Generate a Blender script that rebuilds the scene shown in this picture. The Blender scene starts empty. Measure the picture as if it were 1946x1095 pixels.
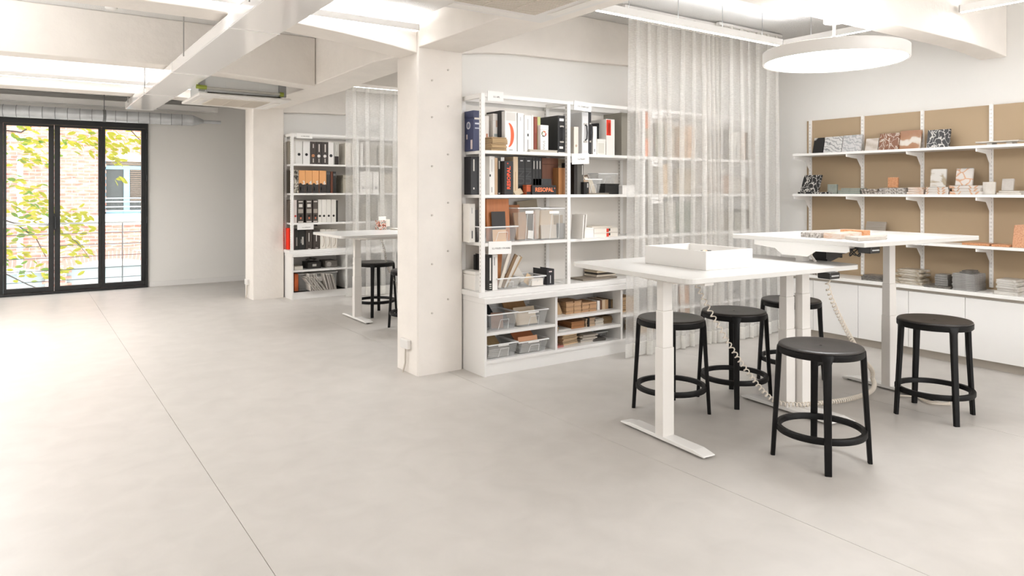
import bpy, bmesh, math, random
from mathutils import Vector, Matrix
R_ = math.radians
random.seed(7)
scn = bpy.context.scene
COL = scn.collection
# ------------------------------------------------------------------ camera
cd = bpy.data.cameras.new('camera'); cam = bpy.data.objects.new('camera', cd); COL.objects.link(cam)
cam.location = (0, 0, 1.5); cam.rotation_euler = (R_(90), 0, -0.60814)
cd.sensor_width = 36; cd.lens = 24.78; cd.shift_y = -0.0951; cd.clip_start = .05; cd.clip_end = 200
scn.camera = cam
# ------------------------------------------------------------------ view, world, big lights
vs = scn.view_settings
vs.view_transform = 'Standard'; vs.look = 'None'; vs.gamma = 1; vs.use_curve_mapping = False
vs.exposure = 1.08
scn.cycles.use_denoising = True
scn.cycles.max_bounces = 10; scn.cycles.diffuse_bounces = 5; scn.cycles.transparent_max_bounces = 24
scn.cycles.caustics_reflective = False; scn.cycles.caustics_refractive = False
scn.cycles.sample_clamp_indirect = 6
w = bpy.data.worlds.new('overcast_sky'); scn.world = w; w.use_nodes = True
w.node_tree.nodes['Background'].inputs[0].default_value = (.96, .98, 1, 1)
w.node_tree.nodes['Background'].inputs[1].default_value = 3.1
def area(name, loc, size, size_y, power, rot=(0, 0, 0), col=(1, .995, .985)):
    l = bpy.data.lights.new(name, 'AREA'); l.shape = 'RECTANGLE'; l.size = size; l.size_y = size_y
    l.energy = power; l.color = col
    o = bpy.data.objects.new(name, l); COL.objects.link(o); o.location = loc; o.rotation_euler = rot
    return o
# added fill lights, standing in for unseen lamps and windows beyond the view
area('fill_light_behind', (2.4, -1.2, 2.6), 4.0, 1.6, 52)
area('fill_light_middle', (-.9, 3.0, 2.6), 1.4, 3.0, 20)
area('fill_light_far', (-.9, 8.6, 2.6), 1.4, 3.0, 70)
area('fill_light_rear', (4.5, -2.9, 1.7), 4.0, 2.0, 65, (R_(90), 0, 0), (.97, .98, 1))  # added cool fill; the wall behind it has no window
# ------------------------------------------------------------------ material helpers
def lin(h):
    if not isinstance(h, str): return tuple(h)
    c = [int(h[i:i+2], 16)/255 for i in (0, 2, 4)]
    return tuple(x/12.92 if x <= .04045 else ((x+.055)/1.055)**2.4 for x in c)
MC = {}
def pm(col, rough=.5, metal=0, bump=0, bscale=40, var=0, vscale=3, spec=.5, bdist=.01, key=None):
    k = (col, rough, metal, bump, bscale, var, spec)
    if k in MC: return MC[k]
    m = bpy.data.materials.new('surface_'+str(len(MC))); MC[k] = m; m.use_nodes = True
    nt = m.node_tree; b = nt.nodes['Principled BSDF']
    c = lin(col)
    b.inputs['Base Color'].default_value = (*c, 1); b.inputs['Roughness'].default_value = rough
    b.inputs['Metallic'].default_value = metal; b.inputs['Specular IOR Level'].default_value = spec
    tc = nt.nodes.new('ShaderNodeTexCoord')
    if var:
        n = nt.nodes.new('ShaderNodeTexNoise'); n.inputs['Scale'].default_value = vscale; n.inputs['Detail'].default_value = 6
        nt.links.new(tc.outputs['Object'], n.inputs['Vector'])
        r = nt.nodes.new('ShaderNodeValToRGB'); r.color_ramp.elements[0].position = .3; r.color_ramp.elements[1].position = .7
        r.color_ramp.elements[0].color = (*[x*(1-var) for x in c], 1); r.color_ramp.elements[1].color = (*[min(1, x*(1+var*.6)) for x in c], 1)
        nt.links.new(n.outputs['Fac'], r.inputs[0]); nt.links.new(r.outputs[0], b.inputs['Base Color'])
    if bump:
        n = nt.nodes.new('ShaderNodeTexNoise'); n.inputs['Scale'].default_value = bscale; n.inputs['Detail'].default_value = 5
        nt.links.new(tc.outputs['Object'], n.inputs['Vector'])
        bp = nt.nodes.new('ShaderNodeBump'); bp.inputs['Strength'].default_value = bump; bp.inputs['Distance'].default_value = bdist
        nt.links.new(n.outputs['Fac'], bp.inputs['Height']); nt.links.new(bp.outputs[0], b.inputs['Normal'])
    return m
def emit(col, s):
    m = bpy.data.materials.new('lamp_glow'); m.use_nodes = True; nt = m.node_tree
    b = nt.nodes['Principled BSDF']; b.inputs['Base Color'].default_value = (.9, .9, .9, 1)
    b.inputs['Emission Color'].default_value = (*lin(col), 1); b.inputs['Emission Strength'].default_value = s
    return m
def clear(col, opacity, rough=.1, transl=False, weave=0):
    m = bpy.data.materials.new('see_through'); m.use_nodes = True; nt = m.node_tree
    out = nt.nodes['Material Output']; p = nt.nodes['Principled BSDF']
    p.inputs['Base Color'].default_value = (*lin(col), 1); p.inputs['Roughness'].default_value = rough
    t = nt.nodes.new('ShaderNodeBsdfTransparent'); mx = nt.nodes.new('ShaderNodeMixShader')
    mx.inputs[0].default_value = opacity
    last = p
    if transl:
        p.inputs['Specular IOR Level'].default_value = .1
        tr = nt.nodes.new('ShaderNodeBsdfTranslucent'); tr.inputs[0].default_value = (*lin(col), 1)
        m2 = nt.nodes.new('ShaderNodeMixShader'); m2.inputs[0].default_value = .4
        nt.links.new(p.outputs[0], m2.inputs[1]); nt.links.new(tr.outputs[0], m2.inputs[2]); last = m2
    if weave:
        tc = nt.nodes.new('ShaderNodeTexCoord'); mp = nt.nodes.new('ShaderNodeMapping')
        mp.inputs['Scale'].default_value = (30, 30, 260)
        n = nt.nodes.new('ShaderNodeTexNoise'); n.inputs['Scale'].default_value = 1; n.inputs['Detail'].default_value = 2
        nt.links.new(tc.outputs['Object'], mp.inputs[0]); nt.links.new(mp.outputs[0], n.inputs['Vector'])
        mr = nt.nodes.new('ShaderNodeMapRange'); mr.inputs['From Min'].default_value = .3; mr.inputs['From Max'].default_value = .7
        mr.inputs['To Min'].default_value = opacity-weave; mr.inputs['To Max'].default_value = opacity+weave
        nt.links.new(n.outputs['Fac'], mr.inputs[0]); nt.links.new(mr.outputs[0], mx.inputs[0])
    nt.links.new(t.outputs[0], mx.inputs[1]); nt.links.new(last.outputs[0], mx.inputs[2])
    nt.links.new(mx.outputs[0], out.inputs[0])
    return m
def ramp_mat(name, stops, kind='wave', scale=8, dist=8, detail=5, stretch=(1, 1, 1), rough=.3, rot=(0, 0, 0), rseed=0):
    m = bpy.data.materials.new(name); m.use_nodes = True; nt = m.node_tree; b = nt.nodes['Principled BSDF']
    b.inputs['Roughness'].default_value = rough
    tc = nt.nodes.new('ShaderNodeTexCoord'); mp = nt.nodes.new('ShaderNodeMapping')
    mp.inputs['Scale'].default_value = stretch; mp.inputs['Rotation'].default_value = rot; mp.inputs['Location'].default_value = (rseed, rseed*.7, rseed*.3)
    nt.links.new(tc.outputs['Object'], mp.inputs[0])
    if kind == 'wave':
        t = nt.nodes.new('ShaderNodeTexWave'); t.inputs['Scale'].default_value = scale; t.inputs['Distortion'].default_value = dist
        t.inputs['Detail'].default_value = detail; t.inputs['Detail Scale'].default_value = 1.5
    elif kind == 'vor':
        t = nt.nodes.new('ShaderNodeTexVoronoi'); t.feature = 'DISTANCE_TO_EDGE'; t.inputs['Scale'].default_value = scale
        n = nt.nodes.new('ShaderNodeTexNoise'); n.inputs['Scale'].default_value = scale*.5; n.inputs['Detail'].default_value = 3
        nt.links.new(mp.outputs[0], n.inputs['Vector'])
        mxv = nt.nodes.new('ShaderNodeMixRGB'); mxv.blend_type = 'LINEAR_LIGHT'; mxv.inputs[0].default_value = dist
        nt.links.new(mp.outputs[0], mxv.inputs[1]); nt.links.new(n.outputs['Color'], mxv.inputs[2])
        nt.links.new(mxv.outputs[0], t.inputs['Vector'])
    else:
        t = nt.nodes.new('ShaderNodeTexNoise'); t.inputs['Scale'].default_value = scale; t.inputs['Detail'].default_value = detail
        t.inputs['Distortion'].default_value = dist
    if kind != 'vor': nt.links.new(mp.outputs[0], t.inputs['Vector'])
    r = nt.nodes.new('ShaderNodeValToRGB'); e = r.color_ramp.elements
    while len(e) < len(stops): e.new(.5)
    for i, (p, c) in enumerate(stops): e[i].position = p; e[i].color = (*lin(c), 1)
    nt.links.new(t.outputs[0], r.inputs[0]); nt.links.new(r.outputs[0], b.inputs['Base Color'])
    return m
# ------------------------------------------------------------------ mesh helpers
class MB:
    def __init__(s): s.bm = bmesh.new()
    def box(s, x0, x1, y0, y1, z0, z1, mtx=None):
        v = [s.bm.verts.new((x, y, z)) for z in (z0, z1) for y in (y0, y1) for x in (x0, x1)]
        for f in ((0, 2, 3, 1), (4, 5, 7, 6), (0, 1, 5, 4), (2, 6, 7, 3), (0, 4, 6, 2), (1, 3, 7, 5)): s.bm.faces.new([v[i] for i in f])
        if mtx: bmesh.ops.transform(s.bm, matrix=mtx, verts=v)
        return s
    def prism(s, pts, axis, a, b):
        def P(p, t):
            return {'x': (t, p[0], p[1]), 'y': (p[0], t, p[1]), 'z': (p[0], p[1], t)}[axis]
        A = [s.bm.verts.new(P(p, a)) for p in pts]; B = [s.bm.verts.new(P(p, b)) for p in pts]
        n = len(pts); s.bm.faces.new(A); s.bm.faces.new(B[::-1])
        for i in range(n): s.bm.faces.new((A[i], B[i], B[(i+1) % n], A[(i+1) % n]))
        return s
    def tube(s, pts, r, seg=8, cap=True, closed=False):
        pts = [Vector(p) for p in pts]; n = len(pts); rings = []
        rr = r if isinstance(r, (list, tuple)) else [r]*n
        up = None
        for i, p in enumerate(pts):
            a = pts[(i-1) % n] if (closed or i > 0) else p; b = pts[(i+1) % n] if (closed or i < n-1) else p
            d = (b-a).normalized()
            if up is None: up = d.orthogonal().normalized()
            up = (up-d*up.dot(d))
            up = up.normalized() if up.length > 1e-6 else d.orthogonal().normalized()
            sd = d.cross(up)
            rings.append([s.bm.verts.new(p+(up*math.cos(2*math.pi*k/seg)+sd*math.sin(2*math.pi*k/seg))*rr[i]) for k in range(seg)])
        m = n if closed else n-1
        for i in range(m):
            A, B = rings[i], rings[(i+1) % n]
            for k in range(seg): s.bm.faces.new((A[k], A[(k+1) % seg], B[(k+1) % seg], B[k]))
        if cap and not closed: s.bm.faces.new(rings[0][::-1]); s.bm.faces.new(rings[-1])
        return s
    def lathe(s, prof, seg=48, c=(0, 0, 0)):
        rings = []
        for r, z in prof:
            if r < 1e-5: rings.append([s.bm.verts.new((c[0], c[1], c[2]+z))])
            else: rings.append([s.bm.verts.new((c[0]+r*math.cos(2*math.pi*k/seg), c[1]+r*math.sin(2*math.pi*k/seg), c[2]+z)) for k in range(seg)])
        for A, B in zip(rings, rings[1:]):
            for k in range(seg):
                k2 = (k+1) % seg
                q = [A[k % len(A)], A[k2 % len(A)], B[k2 % len(B)], B[k % len(B)]]
                u = []
                for x in q:
                    if x not in u: u.append(x)
                if len(u) > 2: s.bm.faces.new(u)
        return s
    def mesh(s, name, smooth=False):
        bmesh.ops.recalc_face_normals(s.bm, faces=s.bm.faces)
        me = bpy.data.meshes.new(name); s.bm.to_mesh(me); s.bm.free()
        if smooth:
            for p in me.polygons: p.use_smooth = True
        return me
def obj(name, mb, mat, parent=None, bevel=0, smooth=False, loc=None, rot=None, seg=2):
    me = mb if isinstance(mb, bpy.types.Mesh) else mb.mesh(name, smooth)
    if not me.materials: me.materials.append(mat)
    o = bpy.data.objects.new(name, me); COL.objects.link(o)
    if parent: o.parent = parent
    if loc: o.location = loc
    if rot: o.rotation_euler = rot
    if bevel:
        b = o.modifiers.new('bevel', 'BEVEL'); b.width = bevel; b.segments = seg; b.limit_method = 'ANGLE'; b.angle_limit = R_(40)
    if smooth:
        try:
            o.data.set_sharp_from_angle(angle=R_(40))
        except Exception: pass
    return o
def tag(o, label, cat, group=''):
    o['label'] = label; o['category'] = cat
    if group: o['group'] = group
    return o
def thing(name, label, cat, loc=(0, 0, 0), rz=0, group=''):
    o = bpy.data.objects.new(name, None); COL.objects.link(o); o.location = loc; o.rotation_euler = (0, 0, rz)
    o.empty_display_size = .1
    return tag(o, label, cat, group)
def struct(name, mb, mat, parent=None, **k):
    o = obj(name, mb, mat, parent, **k)
    if not parent: o['kind'] = 'structure'
    return o
def BX(*a): return MB().box(*a)
def copy_thing(o, loc, rz, label, group=''):
    c = o.copy(); COL.objects.link(c); c.location = loc; c.rotation_euler = (0, 0, rz); c['label'] = label
    if group: c['group'] = group
    for ch in list(o.children):
        d = ch.copy(); COL.objects.link(d); d.parent = c
        for g in list(ch.children):
            e = g.copy(); COL.objects.link(e); e.parent = d
    return c
def text(s, size, mat, parent, loc, rot=(R_(90), 0, 0), name='lettering', bold=0.0, ext=.0004, squash=1):
    cu = bpy.data.curves.new(name, 'FONT'); cu.body = s; cu.size = size; cu.align_x = 'CENTER'; cu.align_y = 'CENTER'
    cu.extrude = ext; cu.offset = bold; cu.resolution_u = 2
    cu.materials.append(mat)
    o = bpy.data.objects.new(name, cu); COL.objects.link(o); o.parent = parent; o.location = loc; o.rotation_euler = rot
    o.scale = (squash, 1, 1)
    return o
# ------------------------------------------------------------------ shared materials
M_wall = pm('eae8e5', .7, bump=.05, bscale=60)
M_wallcool = pm('e9e7e3', .7, bump=.03, bscale=60)
M_conc = pm('eae4dd', .62, bump=.35, bscale=14, bdist=.012, var=.03, vscale=5)
M_ceil = pm('eceae7', .9, bump=.9, bscale=120, bdist=.02)
M_white = pm('e2dfdb', .35)
M_lac = pm('e9e7e4', .25)
M_steel = pm('f0eeeb', .4)
M_table = pm('d4d2ce', .25)
M_leg = pm('e3dfda', .35)
M_black = pm('060505', .5, bump=.15, bscale=300, bdist=.001, spec=.25)
M_frame = pm('141516', .45)
M_galv = pm('d3d6d9', .4, metal=.45, var=.15, vscale=6)
M_beige = pm('ad977a', .6)
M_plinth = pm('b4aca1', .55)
M_lbl = pm('f4f2ef', .6)
M_ink = pm('38332e', .6)
M_tub = clear('eef0f0', .13, .12)
M_tubline = clear('ffffff', .75, .3)
M_glass = clear('dfe9ea', .06, .02)
M_curtain = clear('f2f0ec', .37, .9, transl=True, weave=.04)
M_hem = clear('f2f0eb', .72, .9, transl=True, weave=.05)
E_down = emit('fcfdff', 23); E_up = emit('fcfdff', 9); E_lamp = emit('fbfdff', 9.5); E_lampup = emit('fbfdff', 3); E_dim = emit('fcfdff', 5); E_hall = emit('fcfdff', 26); E_soft = emit('fbfdff', 4); E_softup = emit('fbfdff', 26)
WOOD = {}
def wood(h):
    if h not in WOOD:
        c = lin(h); WOOD[h] = ramp_mat('wood_grain', [(0, tuple(x*.75 for x in c)), (.5, c), (1, tuple(min(1, x*1.2) for x in c))], 'noise', 6, 1.2, 6, (9, 9, .6), .5)
    return WOOD[h]
PAT = {
 'black_vein': ramp_mat('marble_black', [(0, '1c1b1c'), (.93, '1d1c1d'), (.97, 'dad6d0'), (1, 'e8e4de')], 'wave', 1.6, 5, 3, rot=(.6, .5, 0)),
 'black_web': ramp_mat('marble_web', [(0, 'efece6'), (.03, 'd8d4cc'), (.065, '242324'), (1, '191819')], 'vor', 14, .22, stretch=(1, 1, .7), rot=(.6, 0, 0), rseed=3),
 'white_wave': ramp_mat('marble_wave', [(0, '8f9092'), (.12, 'c9c8c6'), (.4, 'e3e1de'), (1, 'e9e7e4')], 'wave', 13, 8, 3, rot=(0, .7, .3)),
 'white_soft': ramp_mat('marble_soft', [(0, 'b9babb'), (.4, 'd6d5d4'), (1, 'e6e4e2')], 'wave', 16, 9, 4, rot=(0, .5, .2), rseed=2),
 'beige_soft': ramp_mat('marble_beige', [(0, 'cdbfb0'), (.4, 'dfd4c8'), (1, 'e8dfd5')], 'wave', 6, 5, 4, rot=(0, .8, .2), rseed=5),
 'brown_vein': ramp_mat('marble_brown', [(0, 'f0e8de'), (.03, 'd9c5b2'), (.07, '8f5a38'), (.5, '7d4a2d'), (1, '4a3326')], 'vor', 15, .24, stretch=(1, 1, .6), rseed=8),
 'rust_soft': ramp_mat('marble_rust', [(0, '9a6640'), (.75, 'b07a50'), (.93, 'b98760'), (.98, 'eadfce'), (1, 'f0e8dc')], 'wave', 1.5, 6, 4, rot=(.7, .6, 0), rseed=4),
 'greengrey': ramp_mat('stone_green', [(.3, '8f958c'), (.7, 'a9aea4')], 'noise', 20, 0, 6),
 'grey_plain': ramp_mat('stone_grey', [(.3, '9b958b'), (.7, 'aaa59b')], 'noise', 20, 0, 6),
 'orange_spk': ramp_mat('terrazzo_orange', [(.3, 'b5774d'), (.5, 'd99a6c'), (.7, 'e0a67a')], 'noise', 90, 0, 3),
 'white_gold': ramp_mat('marble_gold', [(.3, 'e9e6e0'), (.55, 'e6e2db'), (.62, 'b5a488'), (.8, 'cfc4b0')], 'noise', 5, 1, 5, rseed=6),
 'peach_web': ramp_mat('marble_peach', [(0, 'd59a72'), (.04, 'e3bfa2'), (.08, 'e2dbd3'), (1, 'e6e0da')], 'vor', 8, .16, rseed=9),
 'peach': ramp_mat('stone_peach', [(.3, 'd5a788'), (.6, 'e8dacd')], 'noise', 12, 1, 5, (1, 1, 3)),
 'cream': ramp_mat('stone_cream', [(.3, 'ddd4c8'), (.7, 'e8e2d9')], 'noise', 25, 0, 5),
 'greige': ramp_mat('stone_greige', [(.3, 'c3bab0'), (.7, 'cfc7be')], 'noise', 30, 0, 5),
 'travertine': ramp_mat('travertine', [(0, '9a8f83'), (.5, 'b3a89b'), (1, 'c6bcb0')], 'noise', 5, .6, 6, (1, 1, 9)),
 'speckle': ramp_mat('granite_brown', [(.35, '3e3630'), (.5, 'a89d92'), (.65, 'd8d0c8')], 'noise', 55, 0, 4),
 'speckle2': ramp_mat('granite_grey', [(.35, '6d655f'), (.5, 'b8b0a8'), (.65, 'ded8d2')], 'noise', 70, 0, 4),
 'grey_dark': ramp_mat('slate_dark', [(.35, '5a554f'), (.65, '8e8880')], 'noise', 40, 0, 6, (1, 1, 3)),
 'slate': ramp_mat('slate_mid', [(.3, '7d7a76'), (.7, 'aaa7a2')], 'noise', 30, 0, 6, (1, 1, 4)),
 'slate_big': ramp_mat('slate_light', [(.3, '8b8885'), (.7, 'b9b6b2')], 'noise', 26, 0, 6, (1, 1, 4)),
 'travert_rough': ramp_mat('travertine_rough', [(.35, '9a886c'), (.5, 'cdc2b0'), (.7, 'e3ddd3')], 'noise', 14, 1, 6, (1, 1, 3)),
 'white_rough': ramp_mat('marble_rough', [(.3, 'b4aa9c'), (.45, 'ddd7ce'), (.7, 'eae6e0')], 'noise', 16, 1, 6, (1, 1, 3)),
}
for m_ in PAT.values():
    for nd in m_.node_tree.nodes:
        if nd.type == 'VALTORGB':
            for e_ in nd.color_ramp.elements: e_.color = (*[c*.7 for c in e_.color[:3]], 1)
M_collage = ramp_mat('photo_collage', [(.4, '2a2622'), (.5, 'a09888'), (.56, 'e2dcd0'), (.62, '5a5048')], 'noise', 22, .5, 6)
UP=[(3.082, 0.106, 4.99, 0.14, 1.83, 0.338, 'sample_box', 'box', 'navy blue sample box with pale emblem at the left end of the top shelf', 'box', '3a4060', [('p', 0.1, 0.78, 0.9, 0.97, 'd8d2cc'),
('p', 0.15, 0.55, 0.85, 0.58, 'b8bccc'),
('p', 0.15, 0.66, 0.85, 0.7, 'c8ccd8'),
('eye',)], ''),
(3.203, 0.04, 5.0, 0.13, 1.83, 0.301, 'catalogue', 'book', 'slim white catalogue standing beside the navy blue box', 'book', 'e8e3dc', [('p', 0.3, 0.2, 0.7, 0.5, 'c08060')], ''),
(3.271, 0.073, 4.98, 0.15, 1.83, 0.322, 'sample_box', 'box', 'white sample box with grey oval tag behind the stack of tan cards', 'box', 'eeeae4', [('p', 0.15, 0.4, 0.85, 0.47, 'a9b3b1'),
('p', 0.4, 0.65, 0.6, 0.9, 'd5b9a4')], ''),
(3.316, 0.04, 4.93, 0.22, 1.83, 0.347, 'binder', 'binder', 'tall black binder beside the white binder with the orange arc', 'binder', '2c2b2d', [('p', 0.25, 0.55, 0.7, 0.85, 'bdbdbd'),
('p', 0.25, 0.1, 0.7, 0.28, 'd0d0d0')], ''),
(3.326, 0.12, 4.88, 0.26, 1.83, 0.337, 'binder', 'binder', 'wide white binder with a big orange arc on its spine', 'binder', 'f1eeea', [('p', 0.08, 0.77, 0.9, 0.97, 'd9d5cf'),
('arc',),
('p', 0.35, 0.03, 0.65, 0.05, '9a9a9a')], ''),
(3.457, 0.062, 4.88, 0.26, 1.83, 0.33, 'binder', 'binder', 'plain glossy white binder beside the one with the orange arc', 'binder', 'f3f1ee', [('p', 0.4, 0.8, 0.5, 0.9, 'c0c0c0')], ''),
(3.526, 0.075, 4.88, 0.26, 1.83, 0.316, 'binder', 'binder', 'white binder with a small black square mark halfway up', 'binder', 'eceae7', [('p', 0.42, 0.43, 0.6, 0.5, '202020'),
('p', 0.45, 0.05, 0.55, 0.34, '999999'),
('p', 0.47, 0.6, 0.53, 0.9, 'aaaaaa')], ''),
(3.619, 0.018, 4.9, 0.25, 1.83, 0.322, 'folder', 'folder', 'thin white folder beside the rust red book', 'board', 'f0eeea', [], ''),
(3.641, 0.038, 4.9, 0.22, 1.83, 0.31, 'catalogue', 'book', 'rust red catalogue between white folder and green one', 'book', '8a4434', [('p', 0.3, 0.55, 0.8, 0.95, '9c5444')], ''),
(3.681, 0.032, 4.9, 0.22, 1.83, 0.312, 'catalogue', 'book', 'pale green catalogue beside the rust red one', 'book', 'c3c98a', [], ''),
(3.684, 0.085, 4.86, 0.16, 1.83, 0.239, 'sample_box', 'box', 'small white box with a coloured ring on its face', 'box', 'f2efec', [('ring',)], ''),
(3.876, 0.082, 4.86, 0.29, 1.83, 0.334, 'carrying_case', 'case', 'black carrying case with handle on the top shelf', 'case', '232325', [('p', 0.2, 0.85, 0.8, 0.92, 'e8e8e8'),
('p', 0.2, 0.12, 0.7, 0.18, 'e8e4de'),
('p', 0.05, 0.0, 0.95, 0.03, 'c8c4be')], ''),
(4.059, 0.051, 4.86, 0.25, 1.83, 0.242, 'binder', 'binder', 'beige binder just right of the second post on the top shelf', 'binder', 'e6ddd2', [('h', 0.5, 0.3, 0.012, 'b9a48e')], ''),
(4.17, 0.078, 4.88, 0.27, 1.83, 0.387, 'carrying_case', 'case', 'pale grey hard case standing beside a black handle', 'case', 'd9d9d9', [('p', 0.1, 0.1, 0.9, 0.9, 'e9e9e9')], ''),
(4.25, 0.033, 4.88, 0.27, 1.83, 0.397, 'carrying_case', 'case', 'slim black case pressed against the pale grey hard case', 'case', '2a2a2c', [], ''),
(4.294, 0.045, 4.87, 0.2, 1.83, 0.259, 'catalogue', 'book', 'slim white catalogue between black cases on the top shelf', 'book', 'eeece8', [('p', 0.3, 0.1, 0.5, 0.2, '777777')], ''),
(4.458, 0.115, 5.0, 0.14, 1.83, 0.307, 'sample_box', 'box', 'black sample box with upright white lettering behind the white file', 'box', '1e1e20', [('p', 0.8, 0.25, 0.9, 0.85, 'e6e6e6')], ''),
(4.336, 0.104, 4.86, 0.1, 1.83, 0.145, 'storage_box', 'box', 'small white box before the black box with upright lettering', 'box', 'e4e1db', [('p', 0.1, 0.1, 0.8, 0.75, 'cfccc2')], ''),
(4.483, 0.107, 4.9, 0.22, 1.83, 0.34, 'magazine_file', 'file', 'white magazine file holding a red topped brochure', 'file', 'eeebe6', [('p', 0.03, 0.55, 0.55, 0.98, 'e8391e'),
('p', 0.2, 0.6, 0.27, 0.9, 'f0b0a0'),
('p', 0.36, 0.6, 0.43, 0.9, 'f0b0a0')], ''),
(4.698, 0.073, 5.02, 0.12, 1.83, 0.266, 'sample_box', 'box', 'tan and black box beside the curtain edge on the top shelf', 'box', 'c9b7a0', [('p', 0.0, 0.78, 1, 0.94, '1f1f1f'),
('p', 0.0, 0.45, 0.5, 0.75, 'e0a878')], ''),
(4.678, 0.117, 4.9, 0.25, 1.83, 0.412, 'binder', 'binder', 'wide grey binder nearest the curtain edge behind the veil', 'binder', '8f8a80', [], ''),
(4.802, 0.098, 4.9, 0.25, 1.83, 0.419, 'binder', 'binder', 'dark taupe binder behind the veil left of the orange box', 'binder', '7c776c', [], ''),
(4.958, 0.079, 4.88, 0.25, 1.83, 0.443, 'sample_box', 'box', 'orange box with grey band glowing through the curtain', 'box', 'e58a55', [('p', 0, 0.4, 1, 0.62, '9a8f78')], ''),
(5.191, 0.12, 4.95, 0.2, 1.83, 0.344, 'sample_box', 'box', 'grey green box behind the curtain on the top shelf', 'box', '8c8a74', [], ''),
(5.327, 0.139, 4.95, 0.2, 1.83, 0.341, 'sample_board', 'panel', 'patterned board behind the curtain with a dark figure', 'board', 'b9ad99', [('p', 0.3, 0.6, 0.7, 0.9, '6f6a60')], ''),
(5.48, 0.11, 4.9, 0.24, 1.83, 0.324, 'sample_box', 'box', 'sand coloured box behind the curtain on the top shelf', 'box', 'c2a684', [], ''),
(5.606, 0.112, 4.9, 0.24, 1.83, 0.33, 'sample_box', 'box', 'peach coloured box behind the curtain on the top shelf', 'box', 'd3b08c', [], ''),
(6.145, 0.14, 4.9, 0.24, 1.83, 0.336, 'binder', 'binder', 'dark brown binder behind the curtain in the last bay', 'binder', '6b655a', [('p', 0.8, 0.4, 0.9, 0.8, 'e2e2dc')], ''),
(6.302, 0.152, 4.9, 0.24, 1.83, 0.321, 'binder', 'binder', 'white binder behind the curtain in the last bay', 'binder', 'e2dfd8', [('p', 0.5, 0.1, 0.6, 0.5, '7c7c7c')], ''),
(6.473, 0.073, 4.9, 0.24, 1.83, 0.318, 'binder', 'binder', 'terracotta striped binder behind the curtain in the last bay', 'binder', 'b58b68', [], ''),
(6.564, 0.111, 4.9, 0.24, 1.83, 0.311, 'binder', 'binder', 'olive grey binder behind the curtain in the last bay', 'binder', '7e7869', [], ''),
(3.078, 0.062, 5.02, 0.12, 1.466, 0.319, 'binder', 'binder', 'black binder with a white spine bar on the second shelf', 'binder', '26262a', [('p', 0.35, 0.62, 0.55, 0.93, 'd8d4cc'),
('p', 0.35, 0.14, 0.55, 0.19, 'd8d4cc')], 'black binders with white spine bars'),
(3.142, 0.06, 5.02, 0.12, 1.466, 0.32, 'binder', 'binder', 'black binder with a white spine bar on the second shelf', 'binder', '26262a', [('p', 0.35, 0.62, 0.55, 0.93, 'd8d4cc'),
('p', 0.35, 0.14, 0.55, 0.19, 'd8d4cc')], 'black binders with white spine bars'),
(3.205, 0.056, 5.02, 0.12, 1.466, 0.32, 'binder', 'binder', 'black binder with a white spine bar on the second shelf', 'binder', '26262a', [('p', 0.35, 0.62, 0.55, 0.93, 'd8d4cc'),
('p', 0.35, 0.14, 0.55, 0.19, 'd8d4cc')], 'black binders with white spine bars'),
(3.198, 0.05, 4.92, 0.22, 1.466, 0.32, 'binder', 'binder', 'white binder with a black clip on its spine', 'binder', 'eeeae4', [('p', 0.0, 0.47, 0.25, 0.53, '222222'),
('p', 0.4, 0.6, 0.5, 0.92, 'a6a098'),
('p', 0.4, 0.06, 0.5, 0.2, '55504a')], ''),
(3.251, 0.027, 4.92, 0.2, 1.466, 0.309, 'catalogue', 'book', 'slim tan catalogue beside the white binder with the clip', 'book', 'cfae8c', [], ''),
(3.281, 0.027, 4.92, 0.2, 1.466, 0.309, 'catalogue', 'book', 'slim black catalogue beside the tan one', 'book', '26241f', [('p', 0.3, 0.7, 0.7, 0.92, 'd8d4cc'),
('p', 0.2, 0.02, 0.8, 0.05, 'e0dcd6')], ''),
(3.311, 0.035, 4.92, 0.2, 1.466, 0.315, 'catalogue', 'book', 'white catalogue beside the large black binder with orange lettering', 'book', 'e9e6e0', [('p', 0.2, 0.4, 0.5, 0.9, 'bdb8b0')], ''),
(3.308, 0.086, 4.86, 0.24, 1.466, 0.282, 'binder', 'binder', 'black binder with tall orange RESOPAL lettering', 'binder', '211f20', [('t', 'RESOPAL', 0.5, 0.5, 0.83, 'ff5a30', 90)], ''),
(3.439, 0.048, 4.92, 0.22, 1.466, 0.325, 'binder', 'binder', 'beige binder beside the RESOPAL binder', 'binder', 'd9c2a2', [('p', 0.4, 0.1, 0.5, 0.6, 'b08c60')], ''),
(3.512, 0.07, 4.95, 0.2, 1.466, 0.32, 'binder', 'binder', 'matt black binder with large raised UNI letters', 'binder', '1f1f20', [('p', 0.3, 0.9, 0.7, 0.93, 'd6d6d6'),
('t', 'UNI', 0.5, 0.5, 0.55, '3a3a3b', 90)], 'black binders with raised letters'),
(3.585, 0.074, 4.95, 0.2, 1.466, 0.32, 'binder', 'binder', 'matt black binder with large raised UNI letters', 'binder', '1f1f20', [('p', 0.3, 0.9, 0.7, 0.93, 'd6d6d6'),
('t', 'UNI', 0.5, 0.5, 0.55, '3a3a3b', 90)], 'black binders with raised letters'),
(3.664, 0.032, 4.95, 0.2, 1.466, 0.32, 'binder', 'binder', 'slim black binder marked near the top left of the walnut box', 'binder', '232324', [('p', 0.35, 0.7, 0.65, 0.92, 'c9c4bd')], 'slim black binders with tiny spine marks'),
(3.699, 0.031, 4.95, 0.2, 1.466, 0.32, 'binder', 'binder', 'slim black binder marked near the top left of the walnut box', 'binder', '232324', [('p', 0.35, 0.7, 0.65, 0.92, 'c9c4bd')], 'slim black binders with tiny spine marks'),
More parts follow.
